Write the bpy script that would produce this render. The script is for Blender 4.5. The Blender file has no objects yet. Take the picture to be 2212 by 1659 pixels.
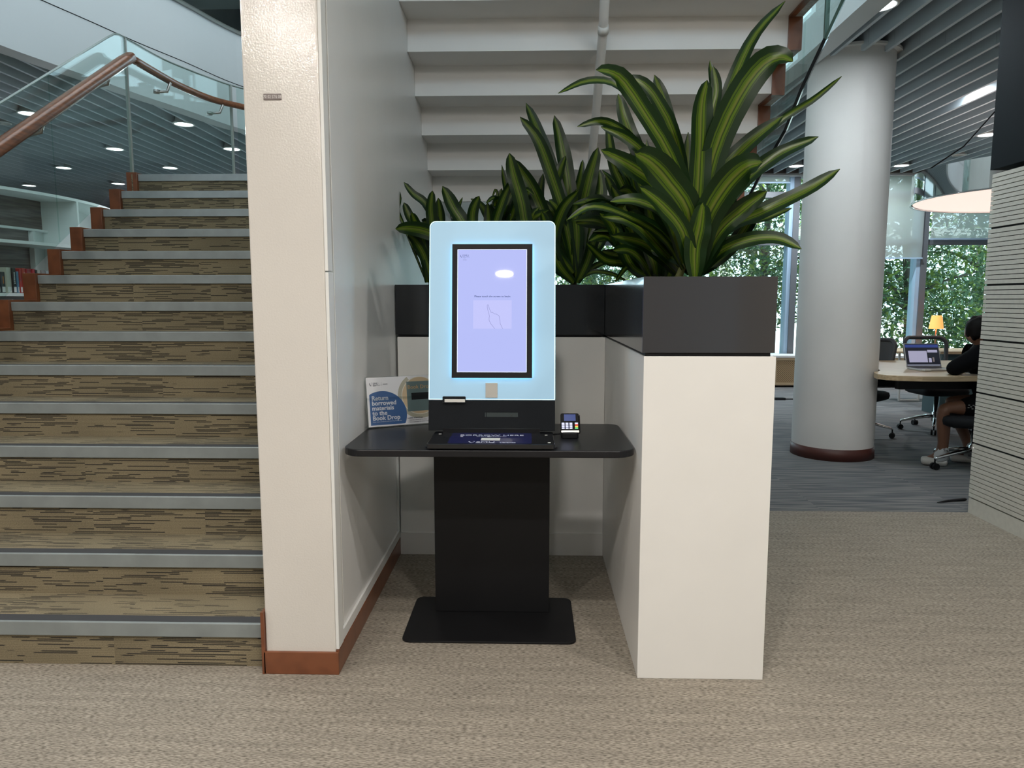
import bpy, bmesh, math, random
from mathutils import Vector, Matrix, noise

R_ = math.radians
PI = math.pi
scene = bpy.context.scene
COL = scene.collection

# ------------------------------------------------------------------ camera
F_PX = 1560.0
cam_d = bpy.data.cameras.new('camera')
cam_d.sensor_fit = 'HORIZONTAL'
cam_d.sensor_width = 36.0
cam_d.lens = 36.0 * F_PX / 2212.0
cam_d.clip_start = 0.05
cam_d.clip_end = 300
cam = bpy.data.objects.new('camera', cam_d)
COL.objects.link(cam)
cam.location = (0, 0, 1.365)
cam.rotation_euler = (R_(90 - 6.64), 0, R_(1.46))
scene.camera = cam

# ------------------------------------------------------------------ view, world, sun, large lights
scene.view_settings.view_transform = 'Standard'
scene.view_settings.look = 'None'
scene.view_settings.gamma = 1.0
scene.view_settings.use_curve_mapping = False
scene.view_settings.exposure = 0.0
scene.cycles.max_bounces = 10
scene.cycles.diffuse_bounces = 5
scene.cycles.glossy_bounces = 5
scene.cycles.transmission_bounces = 6
scene.cycles.transparent_max_bounces = 24
scene.cycles.sample_clamp_indirect = 6.0
scene.cycles.sample_clamp_direct = 0.0
scene.cycles.caustics_reflective = False
scene.cycles.caustics_refractive = False
scene.cycles.use_denoising = True

world = bpy.data.worlds.new('daylight')
scene.world = world
world.use_nodes = True
wn = world.node_tree.nodes
bg = wn['Background']
bg.inputs['Color'].default_value = (0.66, 0.86, 1.0, 1)
bg.inputs['Strength'].default_value = 4.4

sun_d = bpy.data.lights.new('sun', 'SUN')
sun_d.energy = 9.0
sun_d.angle = R_(2)
sun_d.color = (1, 0.96, 0.86)
sun = bpy.data.objects.new('sun', sun_d)
COL.objects.link(sun)
sun.rotation_euler = (R_(58), 0, R_(205))   # high sun from beyond the windows, to the left
sun.rotation_euler = (R_(40), 0, R_(-60))

def area(name, loc, rot, sx, sy, power, col=(1, 1, 1), portal=False, spread=180):
    d = bpy.data.lights.new(name, 'AREA')
    d.shape = 'RECTANGLE'
    d.size = sx
    d.size_y = sy
    d.energy = power
    d.color = col
    d.spread = R_(spread)
    if portal:
        d.cycles.is_portal = True
    o = bpy.data.objects.new(name, d)
    COL.objects.link(o)
    o.location = loc
    o.rotation_euler = rot
    return o

# daylight through the window wall
area('window_daylight_portal', (3.0, 12.15, 1.9), (R_(-90), 0, 0), 12, 2.9, 1, portal=True)
# skylight over the stair void
area('skylight', (-1.2, 5.2, 7.2), (0, 0, 0), 5.5, 6.0, 230, (0.86, 0.95, 1.0))

# ------------------------------------------------------------------ materials
MATS = {}
def mat(name, col, rough=0.5, metal=0.0, emit=None, estr=0.0, spec=None, coat=0.0, trans=0.0, bump=None, tone=None):
    """tone=(scale, amount): gentle procedural tonal variation; bump=(scale, strength, distance)"""
    if name in MATS:
        return MATS[name]
    m = bpy.data.materials.new(name)
    m.use_nodes = True
    nt = m.node_tree
    b = nt.nodes['Principled BSDF']
    b.inputs['Base Color'].default_value = (*col, 1)
    b.inputs['Roughness'].default_value = rough
    b.inputs['Metallic'].default_value = metal
    if spec is not None:
        b.inputs['Specular IOR Level'].default_value = spec
    if coat:
        b.inputs['Coat Weight'].default_value = coat
        b.inputs['Coat Roughness'].default_value = 0.05
    if emit:
        b.inputs['Emission Color'].default_value = (*emit, 1)
        b.inputs['Emission Strength'].default_value = estr
    if trans:
        b.inputs['Transmission Weight'].default_value = trans
    if tone:
        tc = nt.nodes.new('ShaderNodeTexCoord')
        n = nt.nodes.new('ShaderNodeTexNoise')
        n.inputs['Scale'].default_value = tone[0]
        n.inputs['Detail'].default_value = 4
        mp = nt.nodes.new('ShaderNodeMapRange')
        mp.inputs['From Min'].default_value = 0.3
        mp.inputs['From Max'].default_value = 0.7
        mp.inputs['To Min'].default_value = 1 - tone[1]
        mp.inputs['To Max'].default_value = 1 + tone[1]
        mx = nt.nodes.new('ShaderNodeMix')
        mx.data_type = 'RGBA'
        mx.blend_type = 'MULTIPLY'
        mx.inputs[0].default_value = 1
        mx.inputs[6].default_value = (*col, 1)
        nt.links.new(tc.outputs['Object'], n.inputs['Vector'])
        nt.links.new(n.outputs['Fac'], mp.inputs['Value'])
        nt.links.new(mp.outputs['Result'], mx.inputs[7])
        nt.links.new(mx.outputs[2], b.inputs['Base Color'])
    if bump:
        tc = nt.nodes.new('ShaderNodeTexCoord')
        n = nt.nodes.new('ShaderNodeTexNoise')
        n.inputs['Scale'].default_value = bump[0]
        n.inputs['Detail'].default_value = 3
        bp = nt.nodes.new('ShaderNodeBump')
        bp.inputs['Strength'].default_value = bump[1]
        bp.inputs['Distance'].default_value = bump[2]
        nt.links.new(tc.outputs['Object'], n.inputs['Vector'])
        nt.links.new(n.outputs['Fac'], bp.inputs['Height'])
        nt.links.new(bp.outputs['Normal'], b.inputs['Normal'])
    MATS[name] = m
    return m

def N(nt, t, **kw):
    n = nt.nodes.new(t)
    for k, v in kw.items():
        setattr(n, k, v)
    return n

def streak_mat(name, base, dark, vec_scale, lo, hi, rough=0.9, metal=0.0, grain=None, slant=None, second=None, bump=0.0, coat=0):
    """carpet / wood: noise stretched along one axis, mixed from base to dark"""
    m = mat(name, base, rough, metal, coat=coat)
    nt = m.node_tree
    b = nt.nodes['Principled BSDF']
    tc = N(nt, 'ShaderNodeTexCoord')
    vec = tc.outputs['Object']
    if slant:                       # combine y and z so that treads and risers share one running pattern
        sp = N(nt, 'ShaderNodeSeparateXYZ')
        nt.links.new(vec, sp.inputs[0])
        ad = N(nt, 'ShaderNodeMath', operation='ADD')
        nt.links.new(sp.outputs[1], ad.inputs[0])
        nt.links.new(sp.outputs[2], ad.inputs[1])
        cb = N(nt, 'ShaderNodeCombineXYZ')
        nt.links.new(sp.outputs[0], cb.inputs[0])
        nt.links.new(ad.outputs[0], cb.inputs[2])
        vec = cb.outputs[0]
    mp = N(nt, 'ShaderNodeMapping')
    mp.inputs['Scale'].default_value = vec_scale
    nt.links.new(vec, mp.inputs['Vector'])
    n = N(nt, 'ShaderNodeTexNoise')
    n.inputs['Scale'].default_value = 1
    n.inputs['Detail'].default_value = 1.0
    nt.links.new(mp.outputs[0], n.inputs['Vector'])
    r = N(nt, 'ShaderNodeMapRange')
    r.inputs['From Min'].default_value = lo
    r.inputs['From Max'].default_value = hi
    nt.links.new(n.outputs['Fac'], r.inputs['Value'])
    mx = N(nt, 'ShaderNodeMix', data_type='RGBA')
    mx.inputs[6].default_value = (*base, 1)
    mx.inputs[7].default_value = (*dark, 1)
    nt.links.new(r.outputs['Result'], mx.inputs[0])
    out = mx.outputs[2]
    if second:                      # a second, finer or broader noise multiplied over
        mp2 = N(nt, 'ShaderNodeMapping')
        mp2.inputs['Scale'].default_value = second[0]
        nt.links.new(vec, mp2.inputs['Vector'])
        n2 = N(nt, 'ShaderNodeTexNoise')
        n2.inputs['Scale'].default_value = 1
        n2.inputs['Detail'].default_value = 2
        nt.links.new(mp2.outputs[0], n2.inputs['Vector'])
        r2 = N(nt, 'ShaderNodeMapRange')
        r2.inputs['From Min'].default_value = 0.32
        r2.inputs['From Max'].default_value = 0.68
        r2.inputs['To Min'].default_value = 1 - second[1]
        r2.inputs['To Max'].default_value = 1 + second[1]
        nt.links.new(n2.outputs['Fac'], r2.inputs['Value'])
        m2 = N(nt, 'ShaderNodeMix', data_type='RGBA', blend_type='MULTIPLY')
        m2.inputs[0].default_value = 1
        nt.links.new(out, m2.inputs[6])
        nt.links.new(r2.outputs['Result'], m2.inputs[7])
        out = m2.outputs[2]
    nt.links.new(out, b.inputs['Base Color'])
    if bump:
        bp = N(nt, 'ShaderNodeBump')
        bp.inputs['Strength'].default_value = bump
        bp.inputs['Distance'].default_value = 0.003
        nt.links.new(n.outputs['Fac'], bp.inputs['Height'])
        nt.links.new(bp.outputs['Normal'], b.inputs['Normal'])
    return m

def glass_mat(name, tint=(0.90, 0.97, 0.95), refl=1.45, rough=0.0, boost=0.0):
    m = bpy.data.materials.new(name)
    m.use_nodes = True
    nt = m.node_tree
    nt.nodes.remove(nt.nodes['Principled BSDF'])
    out = nt.nodes['Material Output']
    tr = N(nt, 'ShaderNodeBsdfTransparent')
    tr.inputs[0].default_value = (*tint, 1)
    gl = N(nt, 'ShaderNodeBsdfGlossy')
    gl.inputs['Roughness'].default_value = rough
    lw = N(nt, 'ShaderNodeLayerWeight')
    lw.inputs[0].default_value = 0.5
    pw = N(nt, 'ShaderNodeMath', operation='POWER')
    pw.inputs[1].default_value = 4.0
    nt.links.new(lw.outputs['Facing'], pw.inputs[0])
    fr = N(nt, 'ShaderNodeMath', operation='MULTIPLY_ADD')
    fr.inputs[1].default_value = 0.55
    fr.inputs[2].default_value = (refl - 1) ** 2 / (refl + 1) ** 2 * 0.7
    nt.links.new(pw.outputs[0], fr.inputs[0])
    mx = N(nt, 'ShaderNodeMixShader')
    fac = fr.outputs[0]
    if boost:
        ad = N(nt, 'ShaderNodeMath', operation='ADD')
        ad.inputs[1].default_value = boost
        nt.links.new(fac, ad.inputs[0])
        fac = ad.outputs[0]
    nt.links.new(fac, mx.inputs[0])
    nt.links.new(tr.outputs[0], mx.inputs[1])
    nt.links.new(gl.outputs[0], mx.inputs[2])
    nt.links.new(mx.outputs[0], out.inputs['Surface'])
    MATS[name] = m
    return m

def sheer_mat(name, col, open_=0.25, transl=0.5):
    m = bpy.data.materials.new(name)
    m.use_nodes = True
    nt = m.node_tree
    nt.nodes.remove(nt.nodes['Principled BSDF'])
    out = nt.nodes['Material Output']
    df = N(nt, 'ShaderNodeBsdfDiffuse')
    df.inputs[0].default_value = (*col, 1)
    tl = N(nt, 'ShaderNodeBsdfTranslucent')
    tl.inputs[0].default_value = (*col, 1)
    tr = N(nt, 'ShaderNodeBsdfTransparent')
    a = N(nt, 'ShaderNodeMixShader')
    a.inputs[0].default_value = transl
    nt.links.new(df.outputs[0], a.inputs[1])
    nt.links.new(tl.outputs[0], a.inputs[2])
    c = N(nt, 'ShaderNodeMixShader')
    c.inputs[0].default_value = open_
    nt.links.new(a.outputs[0], c.inputs[1])
    nt.links.new(tr.outputs[0], c.inputs[2])
    nt.links.new(c.outputs[0], out.inputs['Surface'])
    MATS[name] = m
    return m

M_paint = mat('column_paint', (0.67, 0.635, 0.59), 0.10, bump=(150, 0.45, 0.0014), tone=(3, 0.02))
M_wall = mat('wall_paint', (0.78, 0.775, 0.76), 0.33, bump=(60, 0.12, 0.004), tone=(2, 0.03))
M_white = mat('white_paint', (0.74, 0.74, 0.72), 0.6)
M_soffit = mat('soffit_paint', (0.72, 0.71, 0.69), 0.5, tone=(1.5, 0.03))
M_fascia = mat('fascia_paint', (0.60, 0.62, 0.63), 0.6)
M_lam = mat('white_laminate', (0.78, 0.765, 0.735), 0.38, tone=(5, 0.015))
M_black = mat('black_powder_coat', (0.006, 0.006, 0.007), 0.5, spec=0.3, bump=(900, 0.15, 0.001))
M_table = mat('dark_table_laminate', (0.011, 0.011, 0.013), 0.34, spec=0.35)
M_gloss = mat('black_gloss_acrylic', (0.012, 0.013, 0.015), 0.06)
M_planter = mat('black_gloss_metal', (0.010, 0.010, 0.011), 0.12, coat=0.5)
M_planter_lit = mat('black_gloss_metal_lit', (0.040, 0.038, 0.039), 0.16, coat=0.5)  # same black metal, lightened to paint in the light on the front trough
M_steel = mat('brushed_steel', (0.42, 0.42, 0.40), 0.35, 1.0)
M_chrome = mat('chrome', (0.72, 0.72, 0.72), 0.16, 1.0)
M_nose = mat('aluminium_nosing', (0.29, 0.32, 0.32), 0.48, 0.35, tone=(9, 0.10))
M_insert = mat('dark_nosing_insert', (0.045, 0.045, 0.048), 0.7)
M_brown = streak_mat('brown_timber', (0.205, 0.070, 0.030), (0.145, 0.048, 0.021), (14, 14, 14), 0.4, 0.7, rough=0.35, coat=0.2)
M_rail = streak_mat('handrail_timber', (0.23, 0.078, 0.028), (0.12, 0.040, 0.015), (60, 5, 60), 0.35, 0.7, rough=0.32, coat=0.2)
def stair_carpet():
    m = mat('stair_carpet', (0.2, 0.17, 0.1), 0.95)
    nt = m.node_tree
    b = nt.nodes['Principled BSDF']
    tc = N(nt, 'ShaderNodeTexCoord')
    sp = N(nt, 'ShaderNodeSeparateXYZ')
    nt.links.new(tc.outputs['Object'], sp.inputs[0])
    def M(op, x, y=None, z=None):
        n = N(nt, 'ShaderNodeMath', operation=op)
        for k, v in enumerate((x, y, z)):
            if v is None: continue
            if isinstance(v, (int, float)): n.inputs[k].default_value = v
            else: nt.links.new(v, n.inputs[k])
        return n.outputs[0]
    v = M('ADD', sp.outputs[1], sp.outputs[2])
    row = M('FLOOR', M('MULTIPLY', v, 150.0))
    tile = M('FLOOR', M('MULTIPLY', v, 2.35))
    tx = M('FLOOR', M('MULTIPLY_ADD', sp.outputs[0], 2.0, M('MULTIPLY', tile, 0.37)))
    def ns(x, y, z, sc=1.0, det=0.0):
        c = N(nt, 'ShaderNodeCombineXYZ')
        for k, q in enumerate((x, y, z)):
            if isinstance(q, (int, float)): c.inputs[k].default_value = q
            else: nt.links.new(q, c.inputs[k])
        n = N(nt, 'ShaderNodeTexNoise')
        n.inputs['Scale'].default_value = sc
        n.inputs['Detail'].default_value = det
        nt.links.new(c.outputs[0], n.inputs['Vector'])
        return n.outputs['Fac']
    dash = ns(M('MULTIPLY', sp.outputs[0], 5.6), M('MULTIPLY', row, 7.31), M('MULTIPLY', tx, 3.7))
    group = ns(M('MULTIPLY', sp.outputs[0], 2.3), M('MULTIPLY', v, 5.0), M('MULTIPLY', tx, 5.3))
    on = M('ADD', dash, M('MULTIPLY_ADD', group, 0.40, -0.20))
    mr = N(nt, 'ShaderNodeMapRange')
    mr.inputs['From Min'].default_value = 0.56
    mr.inputs['From Max'].default_value = 0.575
    nt.links.new(on, mr.inputs['Value'])
    inrow = M('PINGPONG', M('MULTIPLY', v, 150.0), 0.5)
    r2 = N(nt, 'ShaderNodeMapRange')
    r2.inputs['From Min'].default_value = 0.17
    r2.inputs['From Max'].default_value = 0.30
    nt.links.new(inrow, r2.inputs['Value'])
    fac = M('MULTIPLY', mr.outputs[0], r2.outputs[0])
    grain = ns(M('MULTIPLY', sp.outputs[0], 190.0), M('MULTIPLY', v, 330.0), 0.0, 1.0, 1.0)
    rib = M('MULTIPLY_ADD', r2.outputs[0], 0.22, M('MULTIPLY_ADD', grain, 0.9, 0.40))
    tone = ns(M('MULTIPLY', sp.outputs[0], 3.0), M('MULTIPLY', v, 6.0), M('MULTIPLY', tx, 9.1))
    tot = M('MULTIPLY', rib, M('MULTIPLY_ADD', tone, 0.5, 0.75))
    mx = N(nt, 'ShaderNodeMix', data_type='RGBA', blend_type='MULTIPLY')
    mx.inputs[0].default_value = 1
    mx.inputs[6].default_value = (0.215, 0.176, 0.108, 1)
    nt.links.new(tot, mx.inputs[7])
    m2 = N(nt, 'ShaderNodeMix', data_type='RGBA')
    nt.links.new(fac, m2.inputs[0])
    nt.links.new(mx.outputs[2], m2.inputs[6])
    m2.inputs[7].default_value = (0.020, 0.018, 0.016, 1)
    nt.links.new(m2.outputs[2], b.inputs['Base Color'])
    return m
M_stair = stair_carpet()
M_floor = streak_mat('beige_woven_floor', (0.355, 0.312, 0.255), (0.135, 0.114, 0.090), (60, 330, 1), 0.40, 0.64, 0.85,
                     second=((3, 34, 1), 0.12), bump=0.25)
M_slat = mat('cream_panel', (0.60, 0.58, 0.52), 0.6, tone=(30, 0.05))
M_dark = mat('dark_panel', (0.010, 0.014, 0.017), 0.8, spec=0.12)
M_plenum = mat('black_plenum', (0.006, 0.007, 0.008), 0.9)
M_baffle = mat('grey_baffle', (0.50, 0.56, 0.60), 0.5)
M_upper = mat('upper_ceiling_grey', (0.40, 0.44, 0.43), 0.7)
M_glass = glass_mat('balustrade_glass', (0.88, 0.955, 0.94), 1.5)
M_pane = glass_mat('window_glass', (0.93, 0.99, 0.98), 1.35)
M_edge = mat('green_glass_edge', (0.10, 0.19, 0.16), 0.15)
M_alu = mat('window_frame_grey', (0.115, 0.125, 0.14), 0.45, 0.1)
M_alulit = mat('window_frame_daylit', (0.30, 0.42, 0.55), 0.5)  # frame grey with daylight painted in as a pale blue
M_blind = sheer_mat('roller_blind_fabric', (0.42, 0.46, 0.44), 0.20, 0.5)
M_bark = mat('bark', (0.16, 0.14, 0.12), 0.9, tone=(8, 0.2))
M_soil = mat('soil', (0.03, 0.022, 0.016), 0.95, bump=(60, 1.0, 0.01))
M_wood = streak_mat('pale_oak', (0.50, 0.38, 0.24), (0.40, 0.29, 0.17), (4, 60, 60), 0.4, 0.7, rough=0.4)
M_shelfwood = streak_mat('grey_wood_laminate', (0.20, 0.165, 0.155), (0.11, 0.09, 0.085), (4, 4, 60), 0.35, 0.7, rough=0.4)
M_shelf = mat('white_shelf', (0.78, 0.82, 0.81), 0.5)
M_cloth = mat('black_cloth', (0.004, 0.004, 0.005), 0.9, spec=0.1)
M_seat = mat('black_upholstery', (0.009, 0.010, 0.012), 0.75, spec=0.2)
M_grey_plastic = mat('grey_plastic', (0.05, 0.05, 0.055), 0.45)
M_skin = mat('skin', (0.19, 0.09, 0.055), 0.5)
M_hair = mat('black_hair', (0.006, 0.005, 0.005), 0.6, spec=0.15, bump=(50, 0.3, 0.004))
M_shoe = mat('white_rubber', (0.62, 0.60, 0.57), 0.5)
M_sock = mat('white_sock', (0.60, 0.61, 0.62), 0.9)

# blue-grey carpet tiles of the reading area, lines turned from tile to tile
def carpet_tiles():
    m = mat('blue_grey_carpet', (0.1, 0.1, 0.1), 0.95)
    nt = m.node_tree
    b = nt.nodes['Principled BSDF']
    tc = N(nt, 'ShaderNodeTexCoord')
    outs = []
    for ang in (35, -55):
        mp = N(nt, 'ShaderNodeMapping')
        mp.inputs['Rotation'].default_value = (0, 0, R_(ang))
        mp.inputs['Scale'].default_value = (2.2, 48, 1)
        nt.links.new(tc.outputs['Object'], mp.inputs[0])
        n = N(nt, 'ShaderNodeTexNoise')
        n.inputs['Scale'].default_value = 1
        nt.links.new(mp.outputs[0], n.inputs['Vector'])
        outs.append(n.outputs['Fac'])
    ck = N(nt, 'ShaderNodeTexChecker')
    ck.inputs['Scale'].default_value = 1.05
    ck.inputs[1].default_value = (0, 0, 0, 1)
    ck.inputs[2].default_value = (1, 1, 1, 1)
    nt.links.new(tc.outputs['Object'], ck.inputs[0])
    mx = N(nt, 'ShaderNodeMix', data_type='FLOAT')
    nt.links.new(ck.outputs['Fac'], mx.inputs[0])
    nt.links.new(outs[0], mx.inputs[2])
    nt.links.new(outs[1], mx.inputs[3])
    r = N(nt, 'ShaderNodeMapRange')
    r.inputs['From Min'].default_value = 0.40
    r.inputs['From Max'].default_value = 0.62
    nt.links.new(mx.outputs[0], r.inputs['Value'])
    c = N(nt, 'ShaderNodeMix', data_type='RGBA')
    c.inputs[6].default_value = (0.20, 0.195, 0.19, 1)
    c.inputs[7].default_value = (0.080, 0.088, 0.098, 1)
    nt.links.new(r.outputs['Result'], c.inputs[0])
    nt.links.new(c.outputs[2], b.inputs['Base Color'])
    return m
M_carpet = carpet_tiles()

def leaf_mat(name, margin, centre, stripe, rough=0.33):
    m = mat(name, margin, rough, spec=0.22)
    nt = m.node_tree
    b = nt.nodes['Principled BSDF']
    uv = N(nt, 'ShaderNodeUVMap')
    uv.uv_map = 'UVMap'
    sp = N(nt, 'ShaderNodeSeparateXYZ')
    nt.links.new(uv.outputs[0], sp.inputs[0])
    a = N(nt, 'ShaderNodeMath', operation='SUBTRACT')
    a.inputs[1].default_value = 0.5
    nt.links.new(sp.outputs[0], a.inputs[0])
    ab = N(nt, 'ShaderNodeMath', operation='ABSOLUTE')
    nt.links.new(a.outputs[0], ab.inputs[0])
    mp = N(nt, 'ShaderNodeMapping')
    mp.inputs['Scale'].default_value = (34, 1.2, 1)
    nt.links.new(uv.outputs[0], mp.inputs[0])
    n = N(nt, 'ShaderNodeTexNoise')
    n.inputs['Scale'].default_value = 1
    nt.links.new(mp.outputs[0], n.inputs['Vector'])
    # distance from the midrib, pushed about by the running noise
    wob = N(nt, 'ShaderNodeMath', operation='MULTIPLY_ADD')
    wob.inputs[1].default_value = 0.35
    nt.links.new(n.outputs['Fac'], wob.inputs[0])
    nt.links.new(ab.outputs[0], wob.inputs[2])
    r = N(nt, 'ShaderNodeMapRange')
    r.inputs['From Min'].default_value = 0.33
    r.inputs['From Max'].default_value = 0.42
    nt.links.new(wob.outputs[0], r.inputs['Value'])
    mpb = N(nt, 'ShaderNodeMapping')
    mpb.inputs['Scale'].default_value = (19, 0.5, 1)
    nt.links.new(uv.outputs[0], mpb.inputs[0])
    nb_ = N(nt, 'ShaderNodeTexNoise')
    nb_.inputs['Scale'].default_value = 1
    nt.links.new(mpb.outputs[0], nb_.inputs['Vector'])
    rb = N(nt, 'ShaderNodeMapRange')
    rb.inputs['From Min'].default_value = 0.40
    rb.inputs['From Max'].default_value = 0.54
    nt.links.new(nb_.outputs['Fac'], rb.inputs['Value'])
    c0 = N(nt, 'ShaderNodeMix', data_type='RGBA')
    c0.inputs[6].default_value = (centre[0] * 0.30, centre[1] * 0.38, centre[2], 1)
    c0.inputs[7].default_value = (centre[0] * 1.15, centre[1] * 1.1, centre[2], 1)
    nt.links.new(rb.outputs['Result'], c0.inputs[0])
    c1 = N(nt, 'ShaderNodeMix', data_type='RGBA')
    nt.links.new(c0.outputs[2], c1.inputs[6])
    c1.inputs[7].default_value = (*margin, 1)
    nt.links.new(r.outputs['Result'], c1.inputs[0])
    r2 = N(nt, 'ShaderNodeMapRange')
    r2.inputs['From Min'].default_value = 0.055
    r2.inputs['From Max'].default_value = 0.02
    nt.links.new(ab.outputs[0], r2.inputs['Value'])
    c2 = N(nt, 'ShaderNodeMix', data_type='RGBA')
    c2.inputs[7].default_value = (*stripe, 1)
    nt.links.new(r2.outputs['Result'], c2.inputs[0])
    nt.links.new(c1.outputs[2], c2.inputs[6])
    nt.links.new(c2.outputs[2], b.inputs['Base Color'])
    return m
M_leaf = leaf_mat('variegated_leaf', (0.006, 0.020, 0.004), (0.058, 0.105, 0.005), (0.10, 0.12, 0.02))
M_stem = mat('cane_stem', (0.12, 0.13, 0.03), 0.6)
M_treeleaf = mat('tree_leaf', (0.11, 0.21, 0.10), 0.45, tone=(1.5, 0.5))
M_treeleaf2 = mat('tree_leaf_pale', (0.26, 0.36, 0.07), 0.45, tone=(1.5, 0.4))

# ------------------------------------------------------------------ mesh helpers
ORG = {}
def place(o, parent=None):
    COL.objects.link(o)
    if parent is not None:
        o.parent = parent

def obj(name, bm, m, parent=None, local=False, smooth=False, bevel=0.0):
    """link a bmesh given in world coordinates (or local to its parent) as ONE mesh object"""
    me = bpy.data.meshes.new(name)
    if parent is not None and not local:
        bmesh.ops.translate(bm, verts=bm.verts, vec=-ORG[parent.name])
    bmesh.ops.recalc_face_normals(bm, faces=bm.faces)
    bm.to_mesh(me)
    bm.free()
    if isinstance(m, (list, tuple)):
        for k in m:
            me.materials.append(k)
    else:
        me.materials.append(m)
    o = bpy.data.objects.new(name, me)
    place(o, parent)
    ORG[o.name] = ORG[parent.name].copy() if parent is not None else Vector((0, 0, 0))
    if smooth:
        for p in me.polygons:
            p.use_smooth = True
    if bevel:
        md = o.modifiers.new('edge', 'BEVEL')
        md.width = bevel
        md.segments = 2
        md.limit_method = 'ANGLE'
        md.angle_limit = R_(40)
    return o

def tag(o, label=None, cat=None, group=None, kind=None):
    if label: o['label'] = label
    if cat: o['category'] = cat
    if group: o['group'] = group
    if kind: o['kind'] = kind
    return o

def thing(name, label, cat, loc=(0, 0, 0), rz=0.0, group=None):
    o = bpy.data.objects.new(name, None)
    o.empty_display_size = 0.05
    COL.objects.link(o)
    o.location = loc
    o.rotation_euler = (0, 0, rz)
    ORG[o.name] = Vector(loc)
    return tag(o, label, cat, group)

def struct(name, bm, m, parent=None, label=None, **kw):
    o = obj(name, bm, m, parent, **kw)
    if parent is None:
        o['kind'] = 'structure'
        if label: o['label'] = label
    return o

def dup(o, parent=None):
    c = o.copy()
    COL.objects.link(c)
    c.parent = parent
    ORG[c.name] = ORG.get(o.name, Vector((0, 0, 0)))
    for ch in list(o.children):
        dup(ch, c)
    return c

def NB():
    return bmesh.new()

def box(bm, x0, x1, y0, y1, z0, z1, mi=0):
    v = [bm.verts.new(p) for p in ((x0, y0, z0), (x1, y0, z0), (x1, y1, z0), (x0, y1, z0),
                                   (x0, y0, z1), (x1, y0, z1), (x1, y1, z1), (x0, y1, z1))]
    for f in ((0, 3, 2, 1), (4, 5, 6, 7), (0, 1, 5, 4), (1, 2, 6, 5), (2, 3, 7, 6), (3, 0, 4, 7)):
        bm.faces.new([v[i] for i in f]).material_index = mi
    return v

def bx(x0, x1, y0, y1, z0, z1):
    bm = NB()
    box(bm, x0, x1, y0, y1, z0, z1)
    return bm

def prism(bm, pts, z0, z1, axis='z', mi=0):
    """extrude a 2-D outline; axis z: (x,y) outline; axis x: (y,z) outline; axis y: (x,z) outline"""
    def P(p, t):
        if axis == 'z': return (p[0], p[1], t)
        if axis == 'x': return (t, p[0], p[1])
        return (p[0], t, p[1])
    a = [bm.verts.new(P(p, z0)) for p in pts]
    b = [bm.verts.new(P(p, z1)) for p in pts]
    n = len(pts)
    fs = [bm.faces.new(a), bm.faces.new(b[::-1])]
    for i in range(n):
        fs.append(bm.faces.new((a[i], b[i], b[(i + 1) % n], a[(i + 1) % n])))
    for f in fs:
        f.material_index = mi
    return a + b

def rrect(x0, x1, y0, y1, r, n=6):
    rs = r if isinstance(r, (list, tuple)) else (r, r, r, r)   # order: (x0y0),(x1y0),(x1y1),(x0y1)
    out = []
    for (cx, cy, a0, rr) in ((x0 + rs[0], y0 + rs[0], 180, rs[0]), (x1 - rs[1], y0 + rs[1], 270, rs[1]),
                             (x1 - rs[2], y1 - rs[2], 0, rs[2]), (x0 + rs[3], y1 - rs[3], 90, rs[3])):
        if rr <= 1e-6:
            out.append((cx, cy))
            continue
        for i in range(n + 1):
            a = R_(a0 + 90 * i / n)
            out.append((cx + rr * math.cos(a), cy + rr * math.sin(a)))
    return out

def tube(bm, pts, r, n=8, closed=False, flat=1.0, cap=True):
    """round bar along pts; r number or list; flat squashes along the second side axis"""
    pts = [Vector(p) for p in pts]
    m = len(pts)
    rings = []
    prev = None
    for i, p in enumerate(pts):
        if closed:
            t = pts[(i + 1) % m] - pts[i - 1]
        else:
            t = pts[min(i + 1, m - 1)] - pts[max(i - 1, 0)]
        t.normalize()
        up = Vector((0, 0, 1)) if abs(t.z) < 0.95 else Vector((0, 1, 0))
        if prev is not None:
            a = (prev - t * prev.dot(t))
            if a.length > 1e-4:
                a.normalize()
            else:
                a = t.cross(up).normalized()
        else:
            a = t.cross(up).normalized()
        prev = a
        b = t.cross(a).normalized()
        rr = r[i] if isinstance(r, (list, tuple)) else r
        rings.append([bm.verts.new(p + a * math.cos(2 * PI * k / n) * rr + b * math.sin(2 * PI * k / n) * rr * flat) for k in range(n)])
    for i in range(m if closed else m - 1):
        A, B = rings[i], rings[(i + 1) % m]
        for k in range(n):
            bm.faces.new((A[k], A[(k + 1) % n], B[(k + 1) % n], B[k]))
    if cap and not closed:
        bm.faces.new(rings[0][::-1])
        bm.faces.new(rings[-1])

def lathe(bm, prof, c, n=32, a0=0, a1=360, cap=False):
    """prof: (r, z) pairs; revolve round a vertical axis at c"""
    full = abs(a1 - a0) >= 360
    m = n if full else n + 1
    rings = []
    for r, z in prof:
        rings.append([bm.verts.new((c[0] + r * math.cos(R_(a0 + (a1 - a0) * k / n)), c[1] + r * math.sin(R_(a0 + (a1 - a0) * k / n)), c[2] + z)) for k in range(m)])
    for i in range(len(rings) - 1):
        for k in range(n):
            k2 = (k + 1) % m
            bm.faces.new((rings[i][k], rings[i][k2], rings[i + 1][k2], rings[i + 1][k]))
    if full and cap:
        if prof[0][0] > 1e-5: bm.faces.new(rings[0][::-1])
        if prof[-1][0] > 1e-5: bm.faces.new(rings[-1])

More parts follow.
